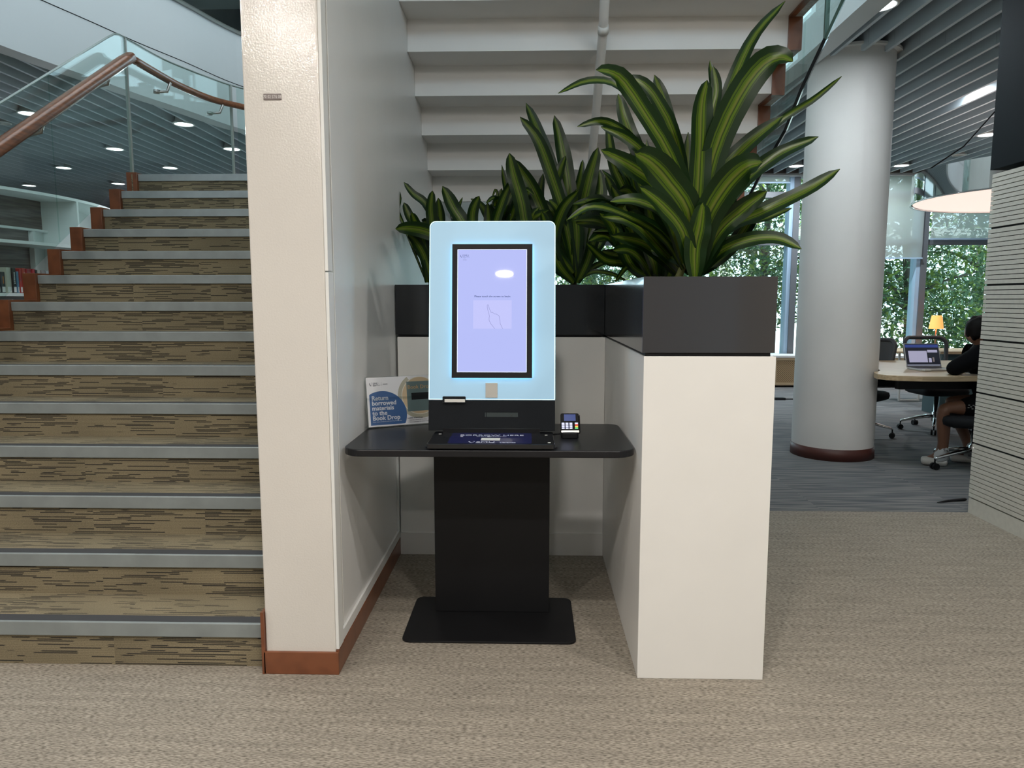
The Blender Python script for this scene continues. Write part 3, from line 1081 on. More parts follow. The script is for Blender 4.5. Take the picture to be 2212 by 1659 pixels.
LEAF_RIGHT = [([[0.631,2.78,1.501],[0.672,2.814,1.812],[0.716,2.848,2.039],[0.782,2.882,2.226],[0.858,2.916,2.374],[0.975,2.95,2.505]],0.058),
 ([[0.61,2.75,1.5],[0.638,2.725,1.771],[0.68,2.7,1.952],[0.748,2.675,2.101],[0.81,2.65,2.181],[0.859,2.625,2.195],[0.893,2.6,2.173]],0.103),
 ([[0.597,2.72,1.498],[0.605,2.71,1.715],[0.608,2.7,1.9],[0.608,2.69,2.054],[0.623,2.68,2.138]],0.097),
 ([[0.645,2.85,1.576],[0.696,2.867,1.932],[0.705,2.883,2.103],[0.682,2.9,2.274]],0.066),
 ([[0.638,2.82,1.574],[0.67,2.827,1.993],[0.694,2.833,2.145],[0.681,2.84,2.233]],0.048),
 ([[0.59,2.72,1.484],[0.569,2.683,1.698],[0.49,2.647,1.877],[0.402,2.61,1.997],[0.317,2.573,2.1],[0.268,2.537,2.123],[0.214,2.5,2.121]],0.078),
 ([[0.543,2.9,1.968],[0.412,2.862,2.1],[0.313,2.825,2.169],[0.205,2.788,2.169],[0.098,2.75,2.115]],0.035),
 ([[0.623,2.95,1.584],[0.596,2.933,1.874],[0.545,2.917,2.028],[0.496,2.9,2.109],[0.449,2.883,2.167],[0.396,2.867,2.194],[0.348,2.85,2.185]],0.059),
 ([[0.626,3.05,1.668],[0.599,3.067,1.935],[0.547,3.083,2.156],[0.505,3.1,2.281]],0.063),
 ([[0.581,3.15,1.756],[0.459,3.167,1.978],[0.403,3.183,2.113],[0.37,3.2,2.235]],0.065),
 ([[0.576,3.05,1.82],[0.436,3.012,1.977],[0.348,2.975,2.043],[0.269,2.938,2.061],[0.179,2.9,2.032]],0.036),
 ([[0.605,2.95,1.695],[0.475,2.917,1.893],[0.374,2.883,1.98],[0.265,2.85,2.02]],0.049),
 ([[0.576,2.8,1.608],[0.478,2.75,1.768],[0.372,2.7,1.841],[0.248,2.65,1.895]],0.078),
 ([[0.58,2.66,1.495],[0.557,2.62,1.671],[0.474,2.58,1.775],[0.407,2.54,1.831],[0.347,2.5,1.854]],0.111),
 ([[0.55,2.66,1.495],[0.482,2.607,1.65],[0.374,2.553,1.702],[0.268,2.5,1.695]],0.059),
 ([[0.577,2.64,1.468],[0.532,2.587,1.602],[0.448,2.533,1.686],[0.362,2.48,1.741]],0.074),
 ([[0.586,2.62,1.447],[0.58,2.607,1.545],[0.591,2.593,1.622],[0.598,2.58,1.701]],0.09),
 ([[0.598,2.66,1.468],[0.616,2.615,1.637],[0.666,2.57,1.747],[0.722,2.525,1.809],[0.767,2.48,1.817]],0.111),
 ([[0.645,2.82,1.574],[0.714,2.813,1.825],[0.806,2.807,1.94],[0.936,2.8,2.043]],0.071),
 ([[0.683,2.9,1.653],[0.81,2.938,1.903],[0.984,2.975,2.068],[1.119,3.012,2.155],[1.244,3.05,2.255]],0.03),
 ([[0.68,2.85,1.612],[0.798,2.883,1.794],[0.948,2.917,1.92],[1.125,2.95,2.0]],0.059),
 ([[0.638,2.75,1.5],[0.71,2.718,1.621],[0.841,2.685,1.684],[0.98,2.652,1.752],[1.079,2.62,1.819]],0.064),
 ([[0.609,2.68,1.476],[0.669,2.637,1.607],[0.74,2.593,1.68],[0.807,2.55,1.734]],0.075),
 ([[0.675,2.85,1.54],[0.768,2.833,1.646],[0.883,2.817,1.672],[0.982,2.8,1.708]],0.037),
 ([[0.623,2.74,1.457],[0.685,2.692,1.537],[0.772,2.645,1.577],[0.863,2.598,1.58],[0.933,2.55,1.539]],0.054),
 ([[0.607,2.7,1.463],[0.653,2.673,1.55],[0.683,2.647,1.641],[0.72,2.62,1.729]],0.077),
 ([[0.569,2.75,1.479],[0.478,2.688,1.592],[0.332,2.625,1.665],[0.213,2.562,1.687],[0.122,2.5,1.634]],0.031),
 ([[0.583,2.85,1.476],[0.499,2.8,1.552],[0.383,2.75,1.652],[0.259,2.7,1.668]],0.057),
 ([[0.589,2.9,1.47],[0.547,2.867,1.578],[0.452,2.833,1.647],[0.34,2.8,1.693]],0.068),
 ([[0.596,2.95,1.465],[0.539,2.933,1.524],[0.445,2.917,1.589],[0.316,2.9,1.617]],0.063),
 ([[0.617,3.0,1.474],[0.598,3.017,1.589],[0.553,3.033,1.704],[0.499,3.05,1.835]],0.065),
 ([[0.659,2.9,1.47],[0.733,2.917,1.618],[0.776,2.933,1.765],[0.798,2.95,1.905]],0.063),
 ([[0.633,2.95,1.48],[0.64,2.967,1.622],[0.625,2.983,1.772],[0.628,3.0,2.032]],0.068),
 ([[0.663,2.85,1.468],[0.761,2.85,1.555],[0.83,2.85,1.647],[0.87,2.85,1.725]],0.062),
 ([[0.606,3.0,1.466],[0.563,3.033,1.59],[0.543,3.067,1.708],[0.459,3.1,1.904]],0.059)]
LEAF_MIDDLE = [([[0.555,3.5,1.466],[0.489,3.5,1.625],[0.424,3.5,1.801],[0.351,3.5,1.953]],0.063),
 ([[0.564,3.5,1.466],[0.53,3.488,1.712],[0.437,3.475,1.884],[0.381,3.463,2.002],[0.351,3.45,2.185]],0.058),
 ([[0.563,3.55,1.467],[0.588,3.567,1.719],[0.568,3.583,1.899],[0.557,3.6,2.132]],0.06),
 ([[0.543,3.45,1.464],[0.433,3.4,1.592],[0.34,3.35,1.656],[0.259,3.3,1.627]],0.057),
 ([[0.551,3.5,1.466],[0.451,3.467,1.535],[0.35,3.433,1.551],[0.258,3.4,1.627]],0.05),
 ([[0.56,3.5,1.466],[0.482,3.45,1.665],[0.386,3.4,1.788],[0.295,3.35,1.791]],0.066),
 ([[0.564,3.5,1.466],[0.601,3.533,1.672],[0.656,3.567,1.897],[0.673,3.6,2.166]],0.068),
 ([[0.571,3.6,1.468],[0.506,3.633,1.726],[0.471,3.667,1.867],[0.352,3.7,2.009]],0.066),
 ([[0.539,3.4,1.463],[0.497,3.367,1.573],[0.438,3.333,1.738],[0.356,3.3,1.874]],0.068),
 ([[0.56,3.5,1.466],[0.605,3.5,1.625],[0.682,3.5,1.756],[0.658,3.5,1.99]],0.067),
 ([[0.531,3.4,1.463],[0.446,3.367,1.547],[0.371,3.333,1.697],[0.308,3.3,1.751]],0.064),
 ([[0.564,3.5,1.466],[0.574,3.467,1.579],[0.521,3.433,1.749],[0.451,3.4,1.981]],0.074),
 ([[0.54,3.4,1.454],[0.49,3.367,1.53],[0.434,3.333,1.512],[0.38,3.3,1.443]],0.028),
 ([[0.572,3.55,1.467],[0.53,3.533,1.645],[0.48,3.517,1.785],[0.431,3.5,1.905]],0.08),
 ([[0.573,3.5,1.466],[0.625,3.5,1.554],[0.668,3.5,1.625],[0.716,3.5,1.8]],0.067),
 ([[0.571,3.6,1.468],[0.457,3.6,1.651],[0.41,3.6,1.741],[0.318,3.6,1.741]],0.06),
 ([[0.549,3.2,1.457],[0.525,3.167,1.536],[0.461,3.133,1.653],[0.392,3.1,1.704]],0.068),
 ([[0.557,3.2,1.457],[0.515,3.167,1.6],[0.468,3.133,1.692],[0.415,3.1,1.735]],0.068),
 ([[0.565,3.2,1.457],[0.551,3.183,1.601],[0.521,3.167,1.696],[0.493,3.15,1.772]],0.069),
 ([[0.541,3.25,1.458],[0.484,3.217,1.539],[0.421,3.183,1.578],[0.353,3.15,1.575]],0.061),
 ([[0.573,3.2,1.457],[0.594,3.2,1.603],[0.608,3.2,1.699],[0.597,3.2,1.794]],0.069),
 ([[0.557,3.3,1.46],[0.463,3.3,1.51],[0.411,3.3,1.61],[0.384,3.3,1.693]],0.055),
 ([[0.598,3.2,1.457],[0.628,3.2,1.538],[0.658,3.2,1.643],[0.672,3.2,1.723]],0.069)]
LEAF_CENTRE = [([[0.249,3.9,1.457],[0.175,3.875,1.8],[0.103,3.85,2.017],[0.034,3.825,2.183],[-0.057,3.8,2.289]],0.074),
 ([[0.241,3.95,1.559],[0.177,3.95,1.858],[0.096,3.95,2.093],[0.035,3.95,2.258],[-0.027,3.95,2.396]],0.081),
 ([[0.253,3.98,1.561],[0.209,3.987,1.912],[0.172,3.993,2.14],[0.124,4.0,2.344]],0.091),
 ([[0.206,3.85,1.476],[0.007,3.838,1.651],[-0.052,3.825,1.881],[-0.091,3.812,2.012],[-0.11,3.8,2.111]],0.083),
 ([[0.241,3.95,1.509],[0.087,3.95,1.779],[0.006,3.95,1.957],[-0.094,3.95,2.111]],0.085),
 ([[0.248,3.9,1.507],[0.265,3.9,1.783],[0.307,3.9,1.996],[0.351,3.9,2.157]],0.089),
 ([[0.264,4.0,1.562],[0.242,4.017,1.886],[0.267,4.033,2.018],[0.282,4.05,2.122]],0.048),
 ([[0.241,3.95,1.559],[0.137,3.95,1.927],[0.151,3.95,2.034],[0.185,3.95,2.125]],0.057),
 ([[0.237,4.05,1.513],[0.09,4.067,1.719],[0.048,4.083,1.895],[0.068,4.1,2.06]],0.064),
 ([[0.225,3.85,1.505],[0.125,3.833,1.651],[0.162,3.817,1.822],[0.247,3.8,1.924]],0.064),
 ([[0.226,3.85,1.456],[0.144,3.817,1.553],[0.094,3.783,1.695],[0.054,3.75,1.814]],0.064),
 ([[0.246,3.85,1.456],[0.291,3.817,1.553],[0.326,3.783,1.666],[0.379,3.75,1.766]],0.059),
 ([[0.245,3.85,1.466],[0.321,3.817,1.509],[0.416,3.783,1.498],[0.492,3.75,1.458]],0.029),
 ([[0.249,3.9,1.462],[0.307,3.883,1.516],[0.374,3.867,1.555],[0.462,3.85,1.554]],0.037),
 ([[0.216,3.85,1.456],[0.165,3.833,1.534],[0.135,3.817,1.567],[0.129,3.8,1.61]],0.037),
 ([[0.251,3.95,1.509],[0.301,3.967,1.71],[0.371,3.983,1.911],[0.37,4.0,2.061]],0.081),
 ([[0.238,3.9,1.507],[0.176,3.883,1.703],[0.144,3.867,1.828],[0.094,3.85,1.884]],0.074),
 ([[0.243,3.9,1.507],[0.245,3.883,1.703],[0.233,3.867,1.828],[0.241,3.85,1.941]],0.079),
 ([[0.262,3.95,1.479],[0.333,3.967,1.61],[0.384,3.983,1.702],[0.393,4.0,1.883]],0.067),
 ([[0.234,4.0,1.48],[0.11,4.017,1.634],[0.017,4.033,1.788],[-0.035,4.05,1.972]],0.077)]
LEAF_INNER = [([[-0.154,3.9,1.478],[-0.193,3.883,1.704],[-0.152,3.867,1.868],[-0.09,3.85,2.001]],0.056),
 ([[-0.158,4.0,1.481],[-0.167,4.0,1.765],[-0.116,4.0,1.925],[-0.055,4.0,2.014]],0.082),
 ([[-0.135,3.95,1.479],[-0.094,3.95,1.71],[-0.074,3.95,1.839],[0.006,3.95,1.957]],0.081),
 ([[-0.156,3.95,1.479],[-0.195,3.938,1.729],[-0.154,3.925,1.856],[-0.193,3.912,1.903],[-0.238,3.9,1.872]],0.038),
 ([[-0.166,3.95,1.479],[-0.226,3.95,1.66],[-0.226,3.95,1.78],[-0.231,3.95,1.884]],0.057),
 ([[-0.16,4.05,1.482],[-0.16,4.067,1.72],[-0.192,4.083,1.845],[-0.161,4.1,1.98]],0.078),
 ([[-0.149,4.05,1.482],[-0.18,4.05,1.667],[-0.118,4.05,1.81],[-0.159,4.05,2.097]],0.053),
 ([[-0.285,3.9,1.478],[-0.307,3.883,1.753],[-0.3,3.867,1.839],[-0.269,3.85,1.904]],0.061),
 ([[-0.158,4.0,1.481],[-0.167,4.0,1.815],[-0.187,4.0,1.955],[-0.213,4.0,1.905]],0.015),
 ([[-0.144,3.9,1.478],[-0.113,3.883,1.655],[-0.033,3.867,1.751],[0.045,3.85,1.846]],0.074)]
LEAF_LEFT = [([[-0.553,3.9,1.458],[-0.557,3.867,1.576],[-0.595,3.833,1.662],[-0.639,3.8,1.707]],0.057),
 ([[-0.525,3.88,1.477],[-0.447,3.835,1.662],[-0.539,3.79,1.716],[-0.619,3.745,1.729],[-0.684,3.7,1.722]],0.08),
 ([[-0.565,3.95,1.459],[-0.681,3.963,1.752],[-0.717,3.975,1.844],[-0.708,3.988,1.915],[-0.734,4.0,2.005]],0.019),
 ([[-0.534,3.95,1.479],[-0.489,3.938,1.709],[-0.556,3.925,1.867],[-0.624,3.912,1.924],[-0.671,3.9,1.983]],0.049),
 ([[-0.528,3.9,1.478],[-0.524,3.883,1.754],[-0.526,3.867,1.849],[-0.513,3.85,1.932]],0.061),
 ([[-0.517,3.9,1.478],[-0.352,3.883,1.704],[-0.409,3.867,1.849],[-0.461,3.85,1.955]],0.082),
 ([[-0.535,3.88,1.477],[-0.568,3.853,1.683],[-0.598,3.827,1.758],[-0.617,3.8,1.815]],0.057),
 ([[-0.554,3.98,1.48],[-0.607,3.98,1.724],[-0.657,3.98,1.814],[-0.687,3.98,1.889]],0.059),
 ([[-0.518,3.98,1.48],[-0.377,3.987,1.764],[-0.394,3.993,1.845],[-0.37,4.0,1.918]],0.031),
 ([[-0.531,4.0,1.481],[-0.499,4.017,1.716],[-0.495,4.033,1.82],[-0.509,4.05,1.923]],0.068),
 ([[-0.52,4.0,1.481],[-0.343,4.0,1.664],[-0.393,4.0,1.785],[-0.433,4.0,1.886]],0.077)]

plant('largest variegated dracaena, tall and leaning out over the front of the right planter', LEAF_RIGHT, (0.585, 2.78), (0.60, 2.76, 1.50), 1, extra=16, ext_len=0.42, stems=2, sweep=(20, 160))
plant('dark dracaena in the right planter behind the largest one', LEAF_MIDDLE, (0.56, 3.45), (0.56, 3.45, 1.50), 2, extra=46, ext_len=0.55, stems=2, sweep=(60, 300))
plant('striped dracaena rising just right of the kiosk screen from the back planter', LEAF_CENTRE, (0.24, 3.98), (0.235, 3.95, 1.50), 3, extra=14, ext_len=0.45, sweep=(20, 200))
plant('dracaena with crossing leaves directly behind the kiosk screen top', LEAF_INNER, (-0.15, 4.0), (-0.15, 3.97, 1.50), 4, extra=20, ext_len=0.5, sweep=(0, 360))
plant('short-leaved dracaena in the corner of the back planter against the side wall', LEAF_LEFT, (-0.545, 4.0), (-0.545, 3.96, 1.50), 5, extra=6, ext_len=0.38, sweep=(40, 140))

# ------------------------------------------------------------------ kiosk table
kt = thing('kiosk_table', 'black table with rounded corners on a wide pedestal and base plate', 'table', (-0.16, 2.95, 0))
bm = NB(); prism(bm, rrect(-0.695, 0.386, 2.583, 3.165, (0.075, 0.075, 0.05, 0.05), 8), 0.7935, 0.8205)
obj('table_top', bm, M_table, kt, bevel=0.004)
bm = NB(); box(bm, -0.412, 0.084, 3.02, 3.11, 0.009, 0.793)
obj('pedestal', bm, M_black, kt, bevel=0.003)
bm = NB(); prism(bm, rrect(-0.515, 0.187, 2.742, 3.178, 0.035, 6), 0.001, 0.0095)
obj('base_plate', bm, M_black, kt, bevel=0.002)
for s in (-1, 1):
    bm = NB()
    c = -0.164 + s * 0.20
    box(bm, c - 0.03, c + 0.03, 2.97, 3.019, 0.772, 0.793)
    box(bm, c - 0.012, c + 0.02, 2.965, 3.019, 0.757, 0.772)
    obj('bracket', bm, M_black, kt)

# ------------------------------------------------------------------ self-checkout kiosk
KT = R_(8)
kv = Vector((0, math.sin(KT), math.cos(KT)))      # up along the leaning face
kn = Vector((0, -math.cos(KT), math.sin(KT)))     # out of the face
KO = Vector((0, 2.82, 0.85))
def kp(u, v, w=0.0):
    return KO + Vector((u, 0, 0)) + kv * v + kn * w
def kprism(bm, pts, w0, w1, mi=0):
    a = [bm.verts.new(kp(x, y, w0)) for x, y in pts]
    b = [bm.verts.new(kp(x, y, w1)) for x, y in pts]
    n = len(pts)
    bm.faces.new(a).material_index = mi
    bm.faces.new(b[::-1]).material_index = mi
    for i in range(n):
        bm.faces.new((a[i], b[i], b[(i + 1) % n], a[(i + 1) % n])).material_index = mi
def kbm(pts, w0, w1):
    bm = NB(); kprism(bm, pts, w0, w1); return bm
def rc(x0, x1, y0, y1): return [(x0, y0), (x1, y0), (x1, y1), (x0, y1)]

M_glow = mat('frosted_backlit_panel', (0.19, 0.29, 0.36), 0.35, emit=(0.40, 0.63, 0.80), estr=0.55)
M_led = mat('cyan_led_strip', (0.2, 0.6, 0.9), 0.5, emit=(0.16, 0.66, 1.0), estr=11.0)
M_edgeled = mat('lit_glass_rim', (0.5, 0.8, 0.9), 0.4, emit=(0.62, 0.88, 1.0), estr=0.95)
M_disp = mat('display_lit', (0.02, 0.02, 0.03), 0.02, emit=(0.50, 0.55, 0.99), estr=0.93)
M_disp2 = mat('display_picture', (0.02, 0.02, 0.03), 0.02, emit=(0.56, 0.58, 0.98), estr=0.97)
M_ink = mat('display_ink', (0.01, 0.01, 0.02), 0.4, emit=(0.06, 0.09, 0.28), estr=1.0)
M_ink2 = mat('display_line', (0.01, 0.01, 0.02), 0.4, emit=(0.15, 0.16, 0.42), estr=1.0)
M_navy = mat('navy_print', (0.012, 0.015, 0.075), 0.15)
M_whiteink = mat('white_print', (0.55, 0.57, 0.62), 0.5)
M_card = mat('white_card', (0.62, 0.61, 0.57), 0.5)

kk = thing('self_checkout_kiosk', 'lending kiosk with glowing pale blue frame round a portrait touch screen', 'kiosk', (-0.153, 2.86, 0.8205))
L0, L1 = -0.404, 0.0985
bm = NB()
prism(bm, rc(L0 + 0.06, L1 - 0.06, 2.80, 2.98), 0.8206, 0.86)
obj('foot', bm, M_black, kk)
bm = kbm(rc(L0, L1, 0.0, 0.121), -0.045, 0.002)
lp = obj('lower_panel', bm, M_gloss, kk, bevel=0.002)
bm = kbm(rrect(L0 + 0.004, L1 - 0.004, 0.1235, 0.832, (0.0, 0.0, 0.022, 0.022)), -0.012, 0.0)
gpn = obj('light_panel', bm, M_glow, kk)
# bright rim of the acrylic sheet
bm = NB()
out_ = rrect(L0, L1, 0.1225, 0.836, (0.001, 0.001, 0.025, 0.025))
in_ = rrect(L0 + 0.0035, L1 - 0.0035, 0.1255, 0.8325, (0.001, 0.001, 0.022, 0.022))
n = len(out_)
for w0 in (0.001,):
    A = [bm.verts.new(kp(x, y, w0)) for x, y in out_]
    B = [bm.verts.new(kp(x, y, w0)) for x, y in in_]
    A2 = [bm.verts.new(kp(x, y, -0.011)) for x, y in out_]
    for i in range(n):
        j = (i + 1) % n
        bm.faces.new((A[i], A[j], B[j], B[i]))
        bm.faces.new((A[i], A[j], A2[j], A2[i]))
obj('rim', bm, M_edgeled, gpn)
bm = kbm(rrect(L0 + 0.05, L1 - 0.05, 0.02, 0.78, 0.02), -0.075, -0.0125)
obj('rear_housing', bm, M_black, kk, bevel=0.004)
# bezel, LED strip round it, display
bz = (-0.3115, 0.0070, 0.2085, 0.7405)
bm = kbm(rc(bz[0] + 0.004, bz[1] - 0.004, bz[2] + 0.004, bz[3] - 0.004), 0.0003, 0.009)
obj('led_strip', bm, M_led, kk)
bm = kbm(rc(*bz), 0.009, 0.015)
bzo = obj('screen_bezel', bm, mat('charcoal_bezel', (0.012, 0.012, 0.013), 0.55, spec=0.2), kk, bevel=0.0008)
dz = (-0.2885, -0.0165, 0.2330, 0.7175)
bm = kbm(rc(*dz), 0.0152, 0.0158)
ds = obj('display', bm, M_disp, kk)
bm = NB()
for (a, b, c, d) in ((dz[0] - 0.0015, dz[1] + 0.0015, dz[3], dz[3] + 0.0018), (dz[0] - 0.0015, dz[1] + 0.0015, dz[2] - 0.0018, dz[2]),
                     (dz[0] - 0.0018, dz[0], dz[2], dz[3]), (dz[1], dz[1] + 0.0018, dz[2], dz[3])):
    kprism(bm, rc(a, b, c, d), 0.0151, 0.0160)
obj('display_edge', bm, mat('display_edge_light', (0.6, 0.7, 0.9), 0.3, emit=(0.62, 0.70, 1.0), estr=1.0), ds)
bm = kbm(rc(-0.2270, -0.0745, 0.4035, 0.5165), 0.0159, 0.0161)
obj('picture_field', bm, M_disp2, ds)
def kline(bm, P, w, h=0.0163):
    for (a, b) in zip(P, P[1:]):
        d = Vector((b[0] - a[0], b[1] - a[1]))
        if d.length < 1e-6: continue
        nn = Vector((-d.y, d.x)).normalized() * w / 2
        v = [bm.verts.new(kp(a[0] + nn.x, a[1] + nn.y, h)), bm.verts.new(kp(b[0] + nn.x, b[1] + nn.y, h)),
             bm.verts.new(kp(b[0] - nn.x, b[1] - nn.y, h)), bm.verts.new(kp(a[0] - nn.x, a[1] - nn.y, h))]
        bm.faces.new(v)
bm = NB()
# outline of the pointing hand, in the picture field's own proportions
hx = lambda x: -0.2270 + (x - 400) / (1160 - 400) * 0.1525
hy = lambda y: 0.4035 + (1580 - y) / (1580 - 1005) * 0.1130
hand = [(828, 1580), (790, 1530), (750, 1480), (725, 1430), (715, 1405), (716, 1360), (724, 1330), (708, 1270), (692, 1210), (680, 1150), (676, 1110),
        (688, 1096), (702, 1104), (712, 1150), (732, 1205), (752, 1250), (775, 1245), (800, 1262), (826, 1284), (852, 1280), (880, 1298), (905, 1312), (918, 1340),
        (922, 1380), (930, 1420), (933, 1470), (955, 1520), (985, 1580)]
kline(bm, [(hx(x), hy(y)) for x, y in hand], 0.0011)
obj('hand_outline', bm, M_ink2, ds)
krot = (PI / 2 - KT, 0, 0)
text('Please touch the screen to begin.', 0.0108, kp(-0.150, 0.5285, 0.0162), M_ink, ds, krot, 'CENTER', bold=0.0002)
def logo(parent, m, place_, s):
    """crest-like shield swoosh"""
    bm = NB()
    sh = [(0, 10), (1.6, 9), (1.4, 5), (3.0, 1.5), (5.2, 0), (3.6, 1.2), (4.2, 3), (3.0, 6)]
    a = [bm.verts.new(place_(x * s, y * s)) for x, y in ((0, 9), (1.2, 9.6), (2.2, 5), (5.0, 0.6), (5.0, -0.6), (2.0, 1.6), (0.2, 5))]
    bm.faces.new(a)
    b = [bm.verts.new(place_(x * s, y * s)) for x, y in ((5.8, 0.4), (8.4, 6.5), (8.2, 10.2), (5.4, 10.2), (5.4, 9.6), (7.5, 9.6), (7.6, 6.5), (5.5, 1.4))]
    bm.faces.new(b)
    return obj('logo_mark', bm, m, parent)
logo(ds, M_ink, lambda x, y: kp(-0.2790 + x, 0.6860 + y, 0.0162), 0.00118)
text('SMU', 0.0118, kp(-0.2680, 0.6905, 0.0162), M_ink, ds, krot)
text('SINGAPORE MANAGEMENT', 0.0022, kp(-0.2680, 0.6868, 0.0162), M_ink, ds, krot)
text('UNIVERSITY', 0.0022, kp(-0.2680, 0.6842, 0.0162), M_ink, ds, krot)
text('Libraries', 0.0040, kp(-0.2680, 0.6760, 0.0162), M_ink, ds, krot)
# square reader flap, receipt slot, card slot
bm = kbm(rc(-0.1775, -0.1295, 0.1305, 0.1895), 0.0003, 0.007)
rd = obj('reader_cover', bm, mat('pale_plastic', (0.46, 0.44, 0.40), 0.45), kk, bevel=0.001)
rd['label'] = 'small pale square reader cover'
bm = kbm(rrect(-0.3475, -0.2555, 0.1080, 0.1355, (0.001, 0.001, 0.004, 0.004)), 0.0022, 0.012)
rs_ = obj('receipt_slot', bm, M_gloss, kk, bevel=0.001)
bm = kbm(rc(-0.3385, -0.2580, 0.1120, 0.1245), 0.0122, 0.016)
obj('receipt', bm, M_card, rs_)
bm = kbm(rc(-0.1825, -0.0482, 0.0545, 0.0725), 0.0022, 0.0034)
sl_ = obj('card_slot', bm, mat('slot_grey', (0.035, 0.045, 0.045), 0.3), kk)
bm = NB()
kprism(bm, rc(-0.1825, -0.0482, 0.0725, 0.0740), 0.0022, 0.0045)
kprism(bm, rc(-0.1825, -0.1795, 0.0545, 0.0725), 0.0034, 0.0045)
kprism(bm, rc(-0.1745, -0.1725, 0.0545, 0.0725), 0.0034, 0.0045)
obj('slot_frame', bm, M_gloss, sl_)
bm = NB()
lathe(bm, [(0.0022, 0), (0.0022, 0.0015)], (-0.0755, kp(0, 0.063).y - 0.0055, kp(0, 0.062).z), 10, cap=True)
obj('slot_led', bm, M_steel, sl_)
# sensor tray on the table
bm = NB(); prism(bm, rrect(-0.378, 0.0900, 2.578, 2.835, 0.012), 0.8265, 0.8440)
tr = obj('sensor_tray', bm, M_gloss, kk, bevel=0.002)
bm = NB(); prism(bm, rrect(-0.390, 0.102, 2.600, 2.86, 0.03), 0.8206, 0.8265)
obj('tray_foot', bm, M_table, tr)
bm = NB(); prism(bm, rrect(-0.304, 0.006, 2.592, 2.800, 0.012), 0.8441, 0.8446)
mt = obj('printed_mat', bm, M_navy, tr)
mt['label'] = 'navy printed mat'
text('BORROW HERE', 0.026, (-0.148, 2.742, 0.8448), M_whiteink, tr, (0, 0, 0), 'CENTER', sx=1.35)
text('Place items on the pad to borrow or renew', 0.0065, (-0.148, 2.724, 0.8448), M_whiteink, tr, (0, 0, 0), 'CENTER')
text('SMU', 0.026, (-0.200, 2.608, 0.8448), M_whiteink, tr, (0, 0, 0), sx=1.4)
text('SINGAPORE MANAGEMENT UNIVERSITY', 0.0040, (-0.200, 2.599, 0.8448), M_whiteink, tr, (0, 0, 0))
text('Libraries', 0.014, (-0.112, 2.604, 0.8448), M_whiteink, tr, (0, 0, 0), sx=1.2)
logo(tr, M_whiteink, lambda x, y: Vector((-0.228 + x, 2.604 + y, 0.8448)), 0.0028)
bm = NB(); box(bm, -0.184, -0.113, 2.648, 2.690, 0.8447, 0.8456)
obj('card', bm, M_card, tr)
for x, y in ((-0.262, 2.722), (-0.158, 2.722), (-0.352, 2.775), (0.062, 2.760), (0.070, 2.612)):
    bm = NB(); box(bm, x - 0.005, x + 0.005, y - 0.004, y + 0.004, 0.8441, 0.8449)
    obj('sensor_dot', bm, M_card, tr)

# ------------------------------------------------------------------ card payment terminal
tl = math.radians(42)
TO = Vector((0.157, 2.835, 0.8205))
ct = thing('card_terminal', 'small black card payment terminal with lit keypad on the table', 'card terminal', TO, 0.03)
tv = Vector((0, math.cos(tl + 0.35), math.sin(tl + 0.35)))
tn = Vector((0, -tv.z, tv.y))
def tp(u, v, w): return Vector((u, -0.018, 0.022)) + Vector((u * 0, 0, 0)) + tv * v + tn * w
def tpr(pts, w0, w1):
    bm = NB()
    a = [bm.verts.new(tp(x, y, w0)) for x, y in pts]
    b = [bm.verts.new(tp(x, y, w1)) for x, y in pts]
    m = len(pts)
    bm.faces.new(a); bm.faces.new(b[::-1])
    for i in range(m):
        bm.faces.new((a[i], b[i], b[(i + 1) % m], a[(i + 1) % m]))
    return bm
obj('body', tpr(rrect(-0.036, 0.038, 0.0, 0.083, 0.008), -0.022, 0.0), M_gloss, ct, local=True, bevel=0.002)
bm = NB(); prism(bm, rrect(-0.034, 0.034, -0.022, 0.06, 0.01), 0.0002, 0.022)
obj('stand', bm, M_black, ct, local=True, bevel=0.003)
o = obj('screen', tpr(rc(-0.022, 0.024, 0.050, 0.078), 0.0002, 0.001), mat('terminal_blue', (0.01, 0.015, 0.05), 0.2, emit=(0.022, 0.045, 0.17), estr=1.0), ct, local=True)
M_key = mat('lit_key', (0.5, 0.5, 0.6), 0.4, emit=(0.5, 0.55, 0.85), estr=0.9)
keym = {'r': mat('red_key', (0.5, 0.03, 0.02), 0.4, emit=(0.6, 0.03, 0.01), estr=0.7), 'y': mat('yellow_key', (0.7, 0.5, 0.05), 0.4, emit=(0.8, 0.55, 0.06), estr=0.7),
        'g': mat('green_key', (0.05, 0.5, 0.15), 0.4, emit=(0.08, 0.6, 0.22), estr=0.7), 'w': M_key}
for r in range(4):
    for c in range(3):
        x = -0.0265 + c * 0.0155
        y = 0.040 - r * 0.0068
        obj('key', tpr(rc(x - 0.0055, x + 0.0055, y - 0.0024, y + 0.0024), 0.0002, 0.0022), M_key, ct, local=True)
for r, k in enumerate('wryg'):
    y = 0.040 - r * 0.0068
    obj('key', tpr(rc(0.0205, 0.0325, y - 0.0027, y + 0.0027), 0.0002, 0.0024), keym[k], ct, local=True)
obj('card_slot', tpr(rc(-0.034, 0.036, 0.002, 0.010), 0.0002, 0.003), M_steel, ct, local=True)
obj('contactless_shield', tpr(rc(0.0385, 0.041, 0.004, 0.074), -0.024, 0.004), M_gloss, ct, local=True)
bm = NB(); tube(bm, [(-0.036, 0.02, 0.012), (-0.055, 0.022, 0.010), (-0.068, 0.03, 0.006), (-0.085, 0.07, 0.006)], 0.0032, 8)
obj('cord', bm, M_black, ct, local=True, smooth=True)

